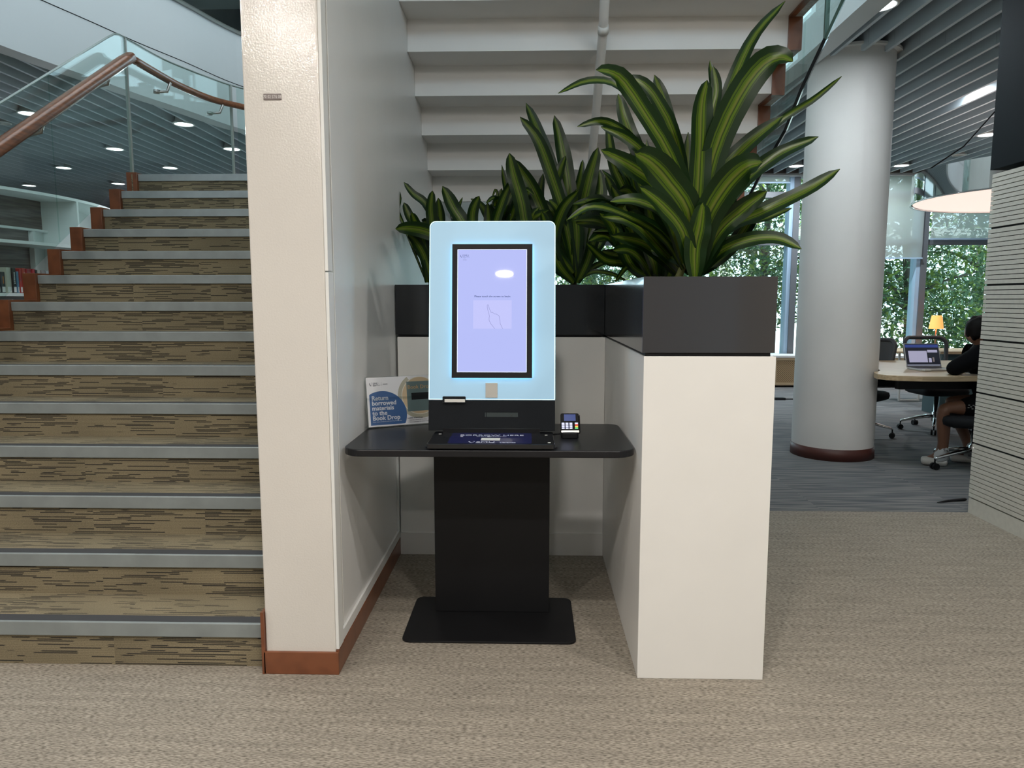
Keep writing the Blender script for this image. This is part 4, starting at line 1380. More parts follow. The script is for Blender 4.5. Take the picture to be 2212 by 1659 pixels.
# ------------------------------------------------------------------ acrylic sign holder
sg = thing('sign_holder', 'clear acrylic stand with a blue and white book drop notice, left of the kiosk', 'sign', (-0.688, 3.005, 0.8205), R_(27))
lean = R_(9)
sv = Vector((0, math.sin(lean), math.cos(lean)))
sn = Vector((0, -math.cos(lean), math.sin(lean)))
def sp_(u, v, w=0.0): return Vector((0.004 + u, 0, 0.003)) + sv * v + sn * w
def spr(pts, w0, w1):
    bm = NB()
    a = [bm.verts.new(sp_(x, y, w0)) for x, y in pts]
    b = [bm.verts.new(sp_(x, y, w1)) for x, y in pts]
    m = len(pts)
    bm.faces.new(a); bm.faces.new(b[::-1])
    for i in range(m):
        bm.faces.new((a[i], b[i], b[(i + 1) % m], a[(i + 1) % m]))
    return bm
obj('acrylic_pocket', spr(rc(-0.006, 0.303, 0, 0.217), -0.004, -0.001), glass_mat('clear_acrylic', (0.95, 0.97, 0.97), 1.45), sg, local=True)
bm = NB()
prism(bm, [(0.0, 0.0), (0.10, 0.0), (0.012, 0.13), (0.009, 0.13), (0.09, 0.003), (0.0, 0.003)], -0.002, 0.30, axis='x')
obj('acrylic_strut', bm, MATS['clear_acrylic'], sg, local=True)
pp = obj('notice', spr(rc(0, 0.297, 0.004, 0.214), 0.0, 0.0004), mat('notice_white', (0.66, 0.66, 0.68), 0.35), sg, local=True)
ORG[pp.name] = Vector((0, 0, 0))
def clip_disc(cu, cv, r, x0, x1, y0, y1, n=48):
    out = []
    for i in range(n):
        a = 2 * PI * i / n
        out.append((min(max(cu + r * math.cos(a), x0), x1), min(max(cv + r * math.sin(a), y0), y1)))
    q = []
    for p in out:
        if not q or (abs(p[0] - q[-1][0]) + abs(p[1] - q[-1][1])) > 1e-5: q.append(p)
    return q
M_nblue = mat('notice_blue', (0.035, 0.095, 0.24), 0.35)
disc = [(0.010, 0.012)] + [(0.063 + 0.108 * math.cos(a), 0.052 + 0.103 * math.sin(a)) for a in [R_(-22 + i * 4.6) for i in range(0, 34)]]
disc = [(0.010, 0.010), (0.160, 0.010)] + [(x, y) for x, y in disc[1:] if x > 0.010] + [(0.010, 0.140)]
def ring_seg(cu, cv, r0, r1, x1, y1, w, m):
    bm = NB()
    n = 64
    P = []
    for i in range(n + 1):
        a = 2 * PI * i / n
        P.append([(cu + rr * math.cos(a), cv + rr * math.sin(a)) for rr in (r0, r1)])
    for i in range(n):
        q = [P[i][0], P[i][1], P[i + 1][1], P[i + 1][0]]
        if all(p[0] <= x1 and p[1] <= y1 for p in q):
            bm.faces.new([bm.verts.new(sp_(x, y, w)) for x, y in q])
    return obj('print_ring', bm, m, pp, local=True)
ring_seg(0.235, 0.128, 0.083, 0.100, 0.297, 0.214, 0.0006, mat('notice_sand', (0.38, 0.36, 0.28), 0.4))
ring_seg(0.235, 0.128, 0.080, 0.083, 0.297, 0.214, 0.0007, mat('notice_pale', (0.62, 0.60, 0.52), 0.4))
obj('print_photo', spr(clip_disc(0.235, 0.128, 0.080, 0, 0.297, 0.0, 0.213), 0.0004, 0.0006), mat('notice_wood', (0.50, 0.38, 0.24), 0.4), pp, local=True)
obj('print_photo', spr(rc(0.176, 0.295, 0.060, 0.190), 0.0006, 0.0008), mat('notice_steel', (0.12, 0.17, 0.17), 0.3), pp, local=True)
obj('print_photo', spr(rc(0.196, 0.295, 0.110, 0.140), 0.0008, 0.0010), M_plenum, pp, local=True)
obj('print_disc', spr(disc, 0.0005, 0.0008), M_nblue, pp, local=True)
srot = (PI / 2 - lean, 0, 0)
def stext(b, size, u, v, m, bold=0.0, w=0.0011, sx=1.0):
    return text(b, size, sp_(u, v, w), m, pp, srot, bold=bold, sx=sx)
for i, s_ in enumerate(('Return', 'borrowed', 'materials', 'to the', 'Book Drop')):
    stext(s_, 0.0262, 0.019, 0.1165 - i * 0.0213, M_whiteink, bold=0.0006)
stext('Please return on time to avoid incurring overdue fines', 0.0058, 0.019, 0.0225, M_whiteink)
stext('Book Drop', 0.0235, 0.180, 0.158, mat('notice_gold', (0.50, 0.30, 0.12), 0.4), w=0.0012)
M_nink = mat('notice_ink', (0.02, 0.025, 0.06), 0.5)
stext('SMU', 0.0125, 0.028, 0.1840, M_nink)
stext('SINGAPORE MANAGEMENT', 0.0026, 0.028, 0.1800, M_nink)
stext('UNIVERSITY', 0.0026, 0.028, 0.1772, M_nink)
stext('Libraries', 0.0058, 0.072, 0.1830, M_nink)
obj('print_rule', spr(rc(0.0655, 0.0659, 0.177, 0.194), 0.0005, 0.0009), M_nink, pp, local=True)
logo_o = logo(pp, M_nink, lambda x, y: sp_(0.0135 + x, 0.1780 + y, 0.0008), 0.00145)
stext('Locations of Book Drops', 0.0068, 0.172, 0.0295, M_nink, bold=0.0002)
stext('\u2022  Next to L2 Library Service Desk', 0.0060, 0.174, 0.0205, M_nink)
stext('\u2022  Next to passenger lift outside L2 Library', 0.0060, 0.174, 0.0120, M_nink)

# ------------------------------------------------------------------ door-plate on the wall end
bm = NB(); box(bm, -0.8985, -0.8375, 2.4965, 2.4998, 2.0325, 2.0525)
pl = tag(obj('number_plate', bm, mat('grey_brown_plate', (0.20, 0.165, 0.155), 0.4), bevel=0.001), 'tiny grey plate reading 70 02 ST6 08 on the cream wall end', 'sign')
text('70 02 ST6 08', 0.0145, (-0.868, 2.4963, 2.0375), mat('plate_letter', (0.60, 0.57, 0.55), 0.5), pl, align='CENTER', sx=0.78)

# ================================================================== STUDY AREA
# round-ended study table wrapped round the column
TZ = 0.765
tb = thing('study_table', 'pale wood study table with rounded end touching the white column', 'table', (3.6, 6.5, 0))
arc = [(CX + (CR + 0.012) * math.cos(R_(a)), CY + (CR + 0.012) * math.sin(R_(a))) for a in range(45, -56, -10)]
outl = arc + [(2.845, 6.02), (2.83, 5.93), (2.86, 5.85), (2.93, 5.80), (3.10, 5.755), (3.30, 5.75), (3.60, 5.78), (4.3, 5.88), (4.62, 6.1), (4.72, 6.5), (4.68, 6.95), (4.5, 7.22), (4.2, 7.30), (3.1, 7.30), (2.95, 7.1), (2.90, 6.80)]
bm = NB(); prism(bm, outl, TZ - 0.042, TZ)
obj('table_top', bm, M_wood, tb, bevel=0.003)
bm = NB(); prism(bm, [(3.04, 6.0), (4.4, 6.08), (4.4, 6.14), (3.04, 6.06)], 0.63, TZ - 0.0425); box(bm, 4.3, 4.4, 6.15, 6.9, 0.0, TZ - 0.043)
obj('modesty_panel', bm, M_black, tb)
bm = NB(); box(bm, 3.04, 4.3, 6.9, 6.94, 0.55, TZ - 0.0425)
obj('modesty_panel', bm, M_black, tb)

# laptop
lt = thing('laptop', 'open silver laptop with a dark page of documents on the study table', 'laptop', (3.455, 6.40, TZ + 0.001), R_(3))
bm = NB(); prism(bm, rrect(-0.155, 0.155, -0.22, 0.0, 0.008), 0, 0.014)
kb = obj('keyboard_base', bm, mat('silver_laptop', (0.55, 0.52, 0.50), 0.35, 0.4), lt, local=True, bevel=0.002)
bm = NB(); box(bm, -0.135, 0.135, -0.125, -0.02, 0.0142, 0.0155)
obj('keys', bm, M_black, lt, local=True)
la = R_(20)
def lpp(pts, w0, w1):
    bm = NB()
    f = lambda x, y, w: (x, 0.0 + y * math.sin(la) - w * math.cos(la), 0.012 + y * math.cos(la) + w * math.sin(la))
    a = [bm.verts.new(f(x, y, w0)) for x, y in pts]
    b = [bm.verts.new(f(x, y, w1)) for x, y in pts]
    m = len(pts)
    bm.faces.new(a); bm.faces.new(b[::-1])
    for i in range(m): bm.faces.new((a[i], b[i], b[(i + 1) % m], a[(i + 1) % m]))
    return bm
sc_ = obj('screen_lid', lpp(rrect(-0.155, 0.155, 0.0, 0.218, 0.006), -0.006, 0.0), MATS['silver_laptop'], lt, local=True)
obj('display', lpp(rc(-0.149, 0.149, 0.008, 0.212), 0.0003, 0.001), mat('laptop_dark', (0.01, 0.01, 0.012), 0.2, emit=(0.012, 0.013, 0.02), estr=1), sc_, local=True)
obj('display_bar', lpp(rc(-0.147, 0.147, 0.180, 0.206), 0.001, 0.0013), mat('laptop_blue', (0.01, 0.01, 0.02), 0.2, emit=(0.03, 0.05, 0.20), estr=1), sc_, local=True)
pg = mat('laptop_page', (0.1, 0.1, 0.1), 0.2, emit=(0.33, 0.32, 0.45), estr=1)
obj('display_page', lpp(rc(-0.125, 0.040, 0.045, 0.150), 0.001, 0.0013), pg, sc_, local=True)
obj('display_page', lpp(rc(0.046, 0.135, 0.135, 0.158), 0.001, 0.0013), pg, sc_, local=True)
obj('display_page', lpp(rc(0.050, 0.075, 0.045, 0.085), 0.001, 0.0013), pg, sc_, local=True)
obj('display_page', lpp(rc(0.085, 0.100, 0.050, 0.090), 0.001, 0.0013), mat('laptop_page_dim', (0.1, 0.1, 0.1), 0.2, emit=(0.15, 0.12, 0.12), estr=1), sc_, local=True)
obj('display_bar', lpp(rc(-0.147, 0.147, 0.014, 0.026), 0.001, 0.0013), mat('laptop_strip', (0.1, 0.1, 0.1), 0.2, emit=(0.16, 0.17, 0.22), estr=1), sc_, local=True)
bm = NB(); prism(bm, rrect(-0.034, 0.034, -0.022, 0.022, 0.018), 0, 0.02)
m_ = tag(obj('earbud_case', bm, M_shoe, bevel=0.006), 'small white rounded case in front of the laptop', 'case')
m_.location = (3.345, 6.155, TZ + 0.001)

# office chairs
def office_chair(label, loc, rz, back='mesh', sr=0.33, seat_z=0.43, top_z=0.97):
    t = thing('office_chair', label, 'office chair', loc, rz, 'wheeled office chairs in the study area')
    bm = NB(); lathe(bm, [(0.035, 0.10), (0.035, 0.19), (0.022, 0.20), (0.022, seat_z - 0.07)], (0, 0, 0), 14, cap=True)
    obj('gas_lift', bm, M_chrome, t, local=True, smooth=True)
    for k in range(5):
        a = R_(72 * k + 20)
        c, s = math.cos(a), math.sin(a)
        bm = NB()
        tube(bm, [(0.02 * c, 0.02 * s, 0.155), (0.15 * c, 0.15 * s, 0.135), ((sr - .01) * c, (sr - .01) * s, 0.095), (sr * c, sr * s, 0.085)], [0.026, 0.021, 0.015, 0.013], 8, flat=0.8)
        sp = obj('spoke', bm, M_chrome, t, local=True, smooth=True)
        ORG[sp.name] = Vector((0, 0, 0))
        bm = NB()
        tube(bm, [(sr * c, sr * s, 0.09), (sr * c, sr * s, 0.05)], 0.007, 6)
        for u in (-1, 1):
            px, py = sr * c - s * 0.016 * u, sr * s + c * 0.016 * u
            tube(bm, [(px + s * 0.009, py - c * 0.009, 0.028), (px - s * 0.009, py + c * 0.009, 0.028)], 0.0275, 14)
        obj('caster', bm, M_black, sp, local=True)
    bm = NB()
    P = rrect(-0.24, 0.24, -0.23, 0.25, 0.09, 6)
    rings = []
    for z, f in ((seat_z - 0.045, 0.86), (seat_z - 0.03, 0.97), (seat_z, 1.0), (seat_z + 0.03, 0.97), (seat_z + 0.042, 0.86)):
        rings.append([bm.verts.new((x * f, y * f, z)) for x, y in P])
    m = len(P)
    for i in range(4):
        for k in range(m): bm.faces.new((rings[i][k], rings[i][(k + 1) % m], rings[i + 1][(k + 1) % m], rings[i + 1][k]))
    bm.faces.new(rings[0][::-1]); bm.faces.new(rings[-1])
    obj('seat', bm, M_seat, t, local=True, smooth=True)
    zb, zt = seat_z + 0.10, top_z
    bm = NB()
    F = []
    for x, z in rrect(-0.235, 0.235, zb, zt, (0.05, 0.05, 0.07, 0.07), 6):
        s_ = (z - zb) / (zt - zb)
        F.append((x * (0.86 + 0.14 * s_), 0.24 + 0.07 * s_ - 0.09 * (x / 0.235) ** 2 * 0.6, z + 0.018 * (1 - (x / .235) ** 2) * s_))
    tube(bm, F, 0.021, 8, closed=True)
    bk = obj('back_frame', bm, M_grey_plastic, t, local=True, smooth=True)
    ORG[bk.name] = Vector((0, 0, 0))
    bm = NB(); bm.faces.new([bm.verts.new(p) for p in F])
    bmesh.ops.triangulate(bm, faces=bm.faces)
    obj('back_mesh', bm, sheer_mat('chair_mesh', (0.05, 0.05, 0.055), 0.72, 0.2) if back == 'mesh' and 'chair_mesh' not in MATS else (MATS['chair_mesh'] if back == 'mesh' else mat('grey_back', (0.085, 0.085, 0.09), 0.8)), bk, local=True)
    bm = NB()
    tube(bm, [(0, 0.0, seat_z - 0.06), (0, 0.22, seat_z - 0.05), (0, 0.28, seat_z + 0.06), (0, 0.25, zb + 0.01)], 0.02, 8)
    obj('back_bracket', bm, M_grey_plastic, t, local=True, smooth=True)
    return t
office_chair('office chair with an open mesh back across the table behind the laptop', (4.26, 7.62, 0), R_(4), top_z=0.955)
office_chair('office chair with a solid grey back, half hidden behind the white column', (3.31, 7.33, 0), R_(-50), back='solid', top_z=0.955, seat_z=0.41)
office_chair('office chair under the seated person, beside the grooved wall', (3.60, 5.86, 0), R_(-120), seat_z=0.40, top_z=0.92)

# person at the table, seen from the left and behind
pe = thing('person', 'person in black jumper, black shorts and white socks bent over the study table', 'person', (3.74, 5.98, 0))
P_ = {
 'pel': (3.78, 5.97, 0.53), 'wst': (3.79, 5.98, 0.68), 'chs': (3.745, 6.00, 0.87), 'nck': (3.70, 6.01, 0.985), 'nc2': (3.69, 6.02, 1.02),
 'hdl': (3.665, 6.035, 1.085), 'hdt': (3.685, 6.035, 1.148),
 'shL': (3.615, 5.87, 0.930), 'elL': (3.375, 5.86, 0.808), 'wrL': (3.53, 6.04, 0.800), 'haL': (3.57, 6.10, 0.79),
 'shR': (3.76, 6.17, 0.920), 'elR': (3.80, 6.38, 0.81), 'wrR': (3.68, 6.20, 0.795), 'haR': (3.64, 6.13, 0.79),
 'hiL': (3.75, 5.87, 0.50), 'knL': (3.345, 5.88, 0.495), 'anL': (3.400, 5.93, 0.11), 'ftL': (3.29, 5.99, 0.045), 'hlL': (3.42, 5.91, 0.05),
 'hiR': (3.84, 6.08, 0.50), 'knR': (3.66, 6.36, 0.49), 'anR': (3.70, 6.06, 0.11), 'ftR': (3.60, 6.1, 0.045), 'hlR': (3.73, 6.04, 0.05),
}
def chain(names, rads):
    return names, rads
def body(name, links, rad, m, parent, root, sub=2):
    keys = list(rad)
    V = [P_[k] for k in keys]
    E = [(keys.index(a), keys.index(b)) for a, b in links]
    return skinned(name, V, E, [rad[k] for k in keys], m, parent, keys.index(root), sub)
# fingers hang off the palms
for S, hx_, hy_, dx, dy in (('L', 3.57, 6.10, 0.045, 0.078), ('R', 3.64, 6.13, -0.045, -0.078)):
    for i, (o1, L) in enumerate(((-0.030, 0.85), (-0.010, 1.0), (0.010, 0.93), (0.028, 0.75))):
        nx, ny = -dy / 0.09, dx / 0.09
        P_['f%s%da' % (S, i)] = (hx_ + dx * 0.35 + nx * o1, hy_ + dy * 0.35 + ny * o1, 0.792)
        P_['f%s%db' % (S, i)] = (hx_ + dx * 0.85 * L + nx * o1, hy_ + dy * 0.85 * L + ny * o1, 0.794)
        P_['f%s%dc' % (S, i)] = (hx_ + dx * 1.15 * L + nx * o1, hy_ + dy * 1.15 * L + ny * o1, 0.780)
    P_['t%sa' % S] = (hx_ + nx * -0.045 + dx * .1, hy_ + ny * -0.045 + dy * .1, 0.787)
    P_['t%sb' % S] = (hx_ + nx * -0.062 + dx * .5, hy_ + ny * -0.062 + dy * .5, 0.781)
links = [('pel', 'wst'), ('wst', 'chs'), ('chs', 'nck'), ('nck', 'nc2'), ('nc2', 'hdl'), ('hdl', 'hdt'), ('chs', 'shL'), ('shL', 'elL'), ('elL', 'wrL'), ('wrL', 'haL'),
         ('chs', 'shR'), ('shR', 'elR'), ('elR', 'wrR'), ('wrR', 'haR'), ('pel', 'hiL'), ('hiL', 'knL'), ('knL', 'anL'), ('anL', 'ftL'), ('anL', 'hlL'),
         ('pel', 'hiR'), ('hiR', 'knR'), ('knR', 'anR'), ('anR', 'ftR'), ('anR', 'hlR')]
rad = dict(pel=.12, wst=.105, chs=.115, nck=.055, nc2=.052, hdl=.078, hdt=.085, shL=.052, elL=.042, wrL=.028, haL=.030, shR=.052, elR=.042, wrR=.028, haR=.030,
           hiL=.085, knL=.056, anL=.034, ftL=.02, hlL=.024, hiR=.085, knR=.056, anR=.034, ftR=.02, hlR=.024)
for S in 'LR':
    for i in range(4):
        links += [('ha' + S, 'f%s%da' % (S, i)), ('f%s%da' % (S, i), 'f%s%db' % (S, i)), ('f%s%db' % (S, i), 'f%s%dc' % (S, i))]
        rad['f%s%da' % (S, i)] = .0095; rad['f%s%db' % (S, i)] = .0085; rad['f%s%dc' % (S, i)] = .0075
    links += [('ha' + S, 't%sa' % S), ('t%sa' % S, 't%sb' % S)]
    rad['t%sa' % S] = .011; rad['t%sb' % S] = .009
P_['caL'] = (3.368, 5.895, 0.36); P_['caR'] = (3.68, 6.24, 0.36)
links = [l for l in links if l not in (('knL', 'anL'), ('knR', 'anR'))] + [('knL', 'caL'), ('caL', 'anL'), ('knR', 'caR'), ('caR', 'anR')]
rad['caL'] = .056; rad['caR'] = .056
P_['nose'] = (3.585, 6.065, 1.085); P_['chin'] = (3.615, 6.05, 1.035)
links += [('hdl', 'nose'), ('hdl', 'chin')]
rad['nose'] = .016; rad['chin'] = .034
body('body', links, rad, M_skin, pe, 'pel')
# ear, spectacle arm
bm = NB()
for k in range(2):
    y = 5.950 if k == 0 else 6.120
    bmesh.ops.create_uvsphere(bm, u_segments=12, v_segments=8, radius=1, matrix=Matrix.Translation((3.682, y, 1.078)) @ Matrix.Diagonal((0.017, 0.010, 0.031, 1)))
obj('ear', bm, M_skin, pe, smooth=True)
body('jumper', [('wst', 'chs'), ('chs', 'nck'), ('chs', 'shL'), ('shL', 'elL'), ('elL', 'wrL'), ('chs', 'shR'), ('shR', 'elR'), ('elR', 'wrR'), ('pel', 'wst')],
     dict(pel=.155, wst=.150, chs=.165, nck=.078, shL=.095, elL=.060, wrL=.042, shR=.082, elR=.068, wrR=.042), M_cloth, pe, 'pel')
P_['hmL'] = (3.46, 5.873, 0.50); P_['hmR'] = (3.74, 6.22, 0.50)
body('shorts', [('wst', 'pel'), ('pel', 'hiL'), ('hiL', 'hmL'), ('pel', 'hiR'), ('hiR', 'hmR')],
     dict(wst=.13, pel=.15, hiL=.108, hmL=.088, hiR=.108, hmR=.088), M_cloth, pe, 'pel')
bm = NB()
for (du, dv) in ((0, 0), (.018, .012), (-.016, .014), (.012, -.016), (-.02, -.006), (.034, .004)):
    box(bm, 3.505 + du - .006, 3.505 + du + .006, 5.772, 5.778, 0.520 + dv - .003, 0.520 + dv + .003)
obj('shorts_print', bm, M_steel, pe)
for S, kx, ky in (('L', -0.01, 0), ('R', 0.30, 0.12)):
    P_['s1'] = (3.402 + kx, 5.917 + ky, 0.185); P_['s2'] = (3.410 + kx, 5.928 + ky, 0.09); P_['s3'] = (3.345 + kx, 5.965 + ky, 0.055); P_['s4'] = (3.42 + kx, 5.925 + ky, 0.055)
    body('sock', [('s1', 's2'), ('s2', 's3'), ('s2', 's4')], dict(s1=.044, s2=.046, s3=.042, s4=.044), M_sock, pe, 's2', 1)
    P_['a'] = (3.270 + kx, 6.005 + ky, 0.036); P_['b'] = (3.33 + kx, 5.972 + ky, 0.042); P_['c'] = (3.40 + kx, 5.932 + ky, 0.036); P_['d'] = (3.445 + kx, 5.905 + ky, 0.036)
    body('clog', [('a', 'b'), ('b', 'c'), ('c', 'd')], dict(a=(.042, .034), b=(.048, .042), c=(.044, .034), d=(.042, .036)), M_shoe, pe, 'b', 1)
bm = NB()
tube(bm, [(3.374, 5.885, 0.150), (3.385, 5.878, 0.158), (3.378, 5.880, 0.140), (3.398, 5.874, 0.146), (3.408, 5.873, 0.138)], 0.0025, 4)
obj('sock_print', bm, M_black, pe)
# hair: cap of tousled dark hair
bm = NB()
HC = Vector((3.684, 6.035, 1.133))
bmesh.ops.create_icosphere(bm, subdivisions=4, radius=1, matrix=Matrix.Translation(HC) @ Matrix.Rotation(R_(15), 4, 'Y') @ Matrix.Diagonal((0.104, 0.093, 0.106, 1)))
for v in list(bm.verts):
    dd = v.co - HC
    q = Vector((v.co.x * 30, v.co.y * 30, v.co.z * 9))
    v.co += dd * (0.13 * noise.noise(q) + 0.06 * noise.noise(q * 3))
    if v.co.z < 1.085 and v.co.x > 3.650:
        v.co.z = 1.085 + (v.co.z - 1.085) * 0.3
    if v.co.x < 3.64 and v.co.z < 1.11:
        v.co.z -= 0.018
obj('hair', bm, M_hair, pe, smooth=True)

# paper under the arm
bm = NB(); box(bm, 3.60, 3.85, 5.86, 6.05, TZ + 0.0002, TZ + 0.002)
tag(obj('notepad', bm, M_white), 'white sheet of paper under the forearm on the study table', 'paper')

# low cabinets under the windows: oak carcass, cane doors, white top
M_cane = mat('woven_cane', (0.36, 0.25, 0.13), 0.7)
def cane():
    nt = M_cane.node_tree
    b = nt.nodes['Principled BSDF']
    tc = N(nt, 'ShaderNodeTexCoord')
    ck = N(nt, 'ShaderNodeTexChecker')
    ck.inputs['Scale'].default_value = 62
    ck.inputs[1].default_value = (0.42, 0.29, 0.15, 1)
    ck.inputs[2].default_value = (0.17, 0.11, 0.06, 1)
    nt.links.new(tc.outputs['Object'], ck.inputs[0])
    nt.links.new(ck.outputs[0], b.inputs['Base Color'])
cane()
def cane_cabinet(x, label):
    t = thing('cane_cabinet', label, 'cabinet', (x, 11.36, 0), 0, 'low cane-fronted cabinets under the windows')
    bm = NB()
    box(bm, 0.0, 1.02, 0.02, 0.42, 0.03, 0.47)
    obj('carcass', bm, M_wood, t, local=True)
    bm = NB(); box(bm, -0.005, 1.025, -0.005, 0.43, 0.47, 0.50)
    obj('top', bm, M_white, t, local=True)
    for a in (0.01, 0.515):
        bm = NB()
        box(bm, a, a + 0.495, 0.0, 0.019, 0.035, 0.075); box(bm, a, a + 0.495, 0.0, 0.019, 0.425, 0.465)
        box(bm, a, a + 0.04, 0.0, 0.019, 0.075, 0.425); box(bm, a + 0.455, a + 0.495, 0.0, 0.019, 0.075, 0.425)
        d = obj('door', bm, M_wood, t, local=True)
        ORG[d.name] = Vector((0, 0, 0))
        bm = NB(); box(bm, a + 0.04, a + 0.455, 0.008, 0.014, 0.075, 0.425)
        obj('cane_panel', bm, M_cane, d, local=True)
    return t
c0 = cane_cabinet(3.30, 'cane-fronted oak cabinet under the windows, showing left of the white column')
for i, lab in enumerate(('cane-fronted oak cabinet under the windows, hidden mostly by the white column', 'cane-fronted oak cabinet under the windows behind the solid-backed chair and laptop',
                         'cane-fronted oak cabinet under the windows behind the orange lamp', 'cane-fronted oak cabinet under the windows behind the seated person')):
    c = dup(c0)
    c.location = (3.30 + 1.04 * (i + 1), 11.36, 0)
    c['label'] = lab

# white legs of a far desk, teal screen box with wooden top
bm = NB()
for x in (4.98, 5.24):
    tube(bm, [(x, 9.80, 0.012), (x - 0.03, 9.80, 0.68)], 0.016, 6)
tube(bm, [(4.98, 9.80, 0.02), (5.24, 9.80, 0.02)], 0.016, 6)
fd = thing('far_desk', 'white-framed desk on the far side, its trestle leg seen below the study table', 'desk', (5.1, 9.8, 0))
obj('leg_frame', bm, M_white, fd)
bm = NB(); box(bm, 4.7, 6.6, 9.6, 10.3, 0.0, 0.0); bm.free()
bm = NB(); box(bm, 4.75, 6.4, 9.62, 10.3, 0.665, 0.69)
obj('desk_top', bm, M_wood, fd)
bm = NB()
for x in (6.1, 6.36):
    tube(bm, [(x, 9.80, 0.012), (x - 0.03, 9.80, 0.66)], 0.016, 6)
tube(bm, [(6.1, 9.80, 0.02), (6.36, 9.80, 0.02)], 0.016, 6)
obj('leg_frame', bm, M_white, fd)
tl_ = thing('teal_box_unit', 'teal box unit with a pale wooden top between laptop and window', 'cabinet', (5.3, 8.75, 0))
bm = NB(); box(bm, 4.86, 5.5, 8.62, 9.0, 0.0, 0.735)
obj('carcass', bm, mat('teal_laminate', (0.045, 0.085, 0.095), 0.6), tl_)
bm = NB(); box(bm, 4.80, 5.55, 8.56, 9.04, 0.735, 0.765)
obj('top', bm, M_wood, tl_)

# orange table lamp on a cabinet
lm = thing('table_lamp', 'lit orange fabric table lamp standing before the window', 'lamp', (6.362, 11.52, 0.501))
bm = NB(); lathe(bm, [(0.055, 0.0), (0.045, 0.012), (0.014, 0.075), (0.009, 0.09), (0.009, 0.43), (0.004, 0.44)], (6.362, 11.52, 0.501), 20)
obj('stand', bm, mat('copper', (0.30, 0.17, 0.12), 0.35, 0.3), lm, smooth=True)
bm = NB(); lathe(bm, [(0.105, 0.0), (0.073, 0.205)], (6.362, 11.52, 0.915), 28)
for f in [f for f in bm.faces if len(f.verts) > 4]: bm.faces.remove(f)
obj('lamp_shade', bm, mat('orange_lit_shade', (0.8, 0.4, 0.12), 0.8, emit=(0.95, 0.42, 0.10), estr=0.85), lm, smooth=True)
ld = bpy.data.lights.new('lamp_bulb', 'POINT'); ld.energy = 6; ld.color = (1, 0.6, 0.3); ld.shadow_soft_size = 0.03
lo_ = bpy.data.objects.new('lamp_bulb', ld); COL.objects.link(lo_); lo_.parent = lm; lo_.location = (0, 0, 0.5)

# big mirrored drum pendant, half behind the grooved wall
PX, PY, PZ = 5.30, 7.75, 2.40
PR = 1.22
pd_ = thing('drum_pendant', 'large mirrored drum pendant with glowing pink underside behind the grooved wall', 'pendant lamp', (PX, PY, PZ + 0.25))
bm = NB(); lathe(bm, [(PR, 0.0), (PR, 0.30)], (PX, PY, PZ), 96)
for f in [f for f in bm.faces if len(f.verts) > 4]: bm.faces.remove(f)
obj('mirror_drum', bm, mat('mirror_steel', (0.85, 0.83, 0.82), 0.04, 1.0), pd_, smooth=True)
bm = NB(); lathe(bm, [(PR - 0.01, 0.0), (PR + 0.012, 0.0), (PR + 0.012, 0.012), (PR - 0.01, 0.012)], (PX, PY, PZ - 0.004), 96)
obj('rim', bm, M_chrome, pd_, smooth=True)
bm = NB(); lathe(bm, [(PR - 0.02, 0.0), (PR - 0.02, 0.01)], (PX, PY, PZ + 0.008), 96, cap=True)
obj('diffuser', bm, mat('pink_lit_diffuser', (0.8, 0.7, 0.66), 0.5, emit=(1.0, 0.77, 0.68), estr=0.98), pd_)
bm = NB()
tube(bm, [(4.10, 7.75, PZ + 0.30), (4.35, 7.6, 2.9), (4.64, 7.42, 3.33)], 0.007, 6)
tube(bm, [(6.2, 7.75, PZ + 0.30), (6.0, 7.6, 3.33)], 0.007, 6)
obj('suspension_cable', bm, M_cloth, pd_)

# roller blinds
def blind(x0, x1, zb, label, y=11.80):
    t = thing('roller_blind', label, 'blind', ((x0 + x1) / 2, y, 3.30))
    bm = NB()
    v = [bm.verts.new(p) for p in ((x0, y, zb), (x1, y, zb), (x1, y, 3.31), (x0, y, 3.31))]
    bm.faces.new(v)
    obj('fabric', bm, M_blind, t)
    bm = NB(); box(bm, x0 - 0.01, x1 + 0.01, y - 0.012, y + 0.012, zb - 0.022, zb)
    obj('bottom_rail', bm, M_alulit, t)
blind(2.25, 4.08, 3.215, 'roller blind almost fully raised, left of the white column')
blind(4.35, 6.215, 2.035, 'roller blind lowered furthest, just right of the white column')
blind(6.335, 8.24, 2.335, 'roller blind lowered to the transom beside the grooved wall')
for a, b, z, la_ in ((-1.9, 0.03, 2.6, 'roller blind half seen through the plants behind the kiosk'), (0.17, 2.09, 3.0, 'roller blind behind the largest plant')):
    blind(a, b, z, la_)

# cables on the floor
bm = NB(); tube(bm, [(2.75, 4.82, 0.008), (2.83, 4.86, 0.008), (2.98, 4.90, 0.010)], [0.004, 0.012, 0.016], 8, flat=0.5)
tag(obj('floor_cable', bm, M_black), 'black cable end lying on the carpet by the grooved wall corner', 'cable')
bm = NB(); box(bm, 3.36, 3.50, 9.9, 10.0, 0.001, 0.03); tube(bm, [(3.5, 9.95, 0.01), (3.75, 9.98, 0.006), (3.95, 9.9, 0.006)], 0.008, 6)
tag(obj('power_strip', bm, M_black), 'black power strip on the carpet left of the white column', 'power strip')

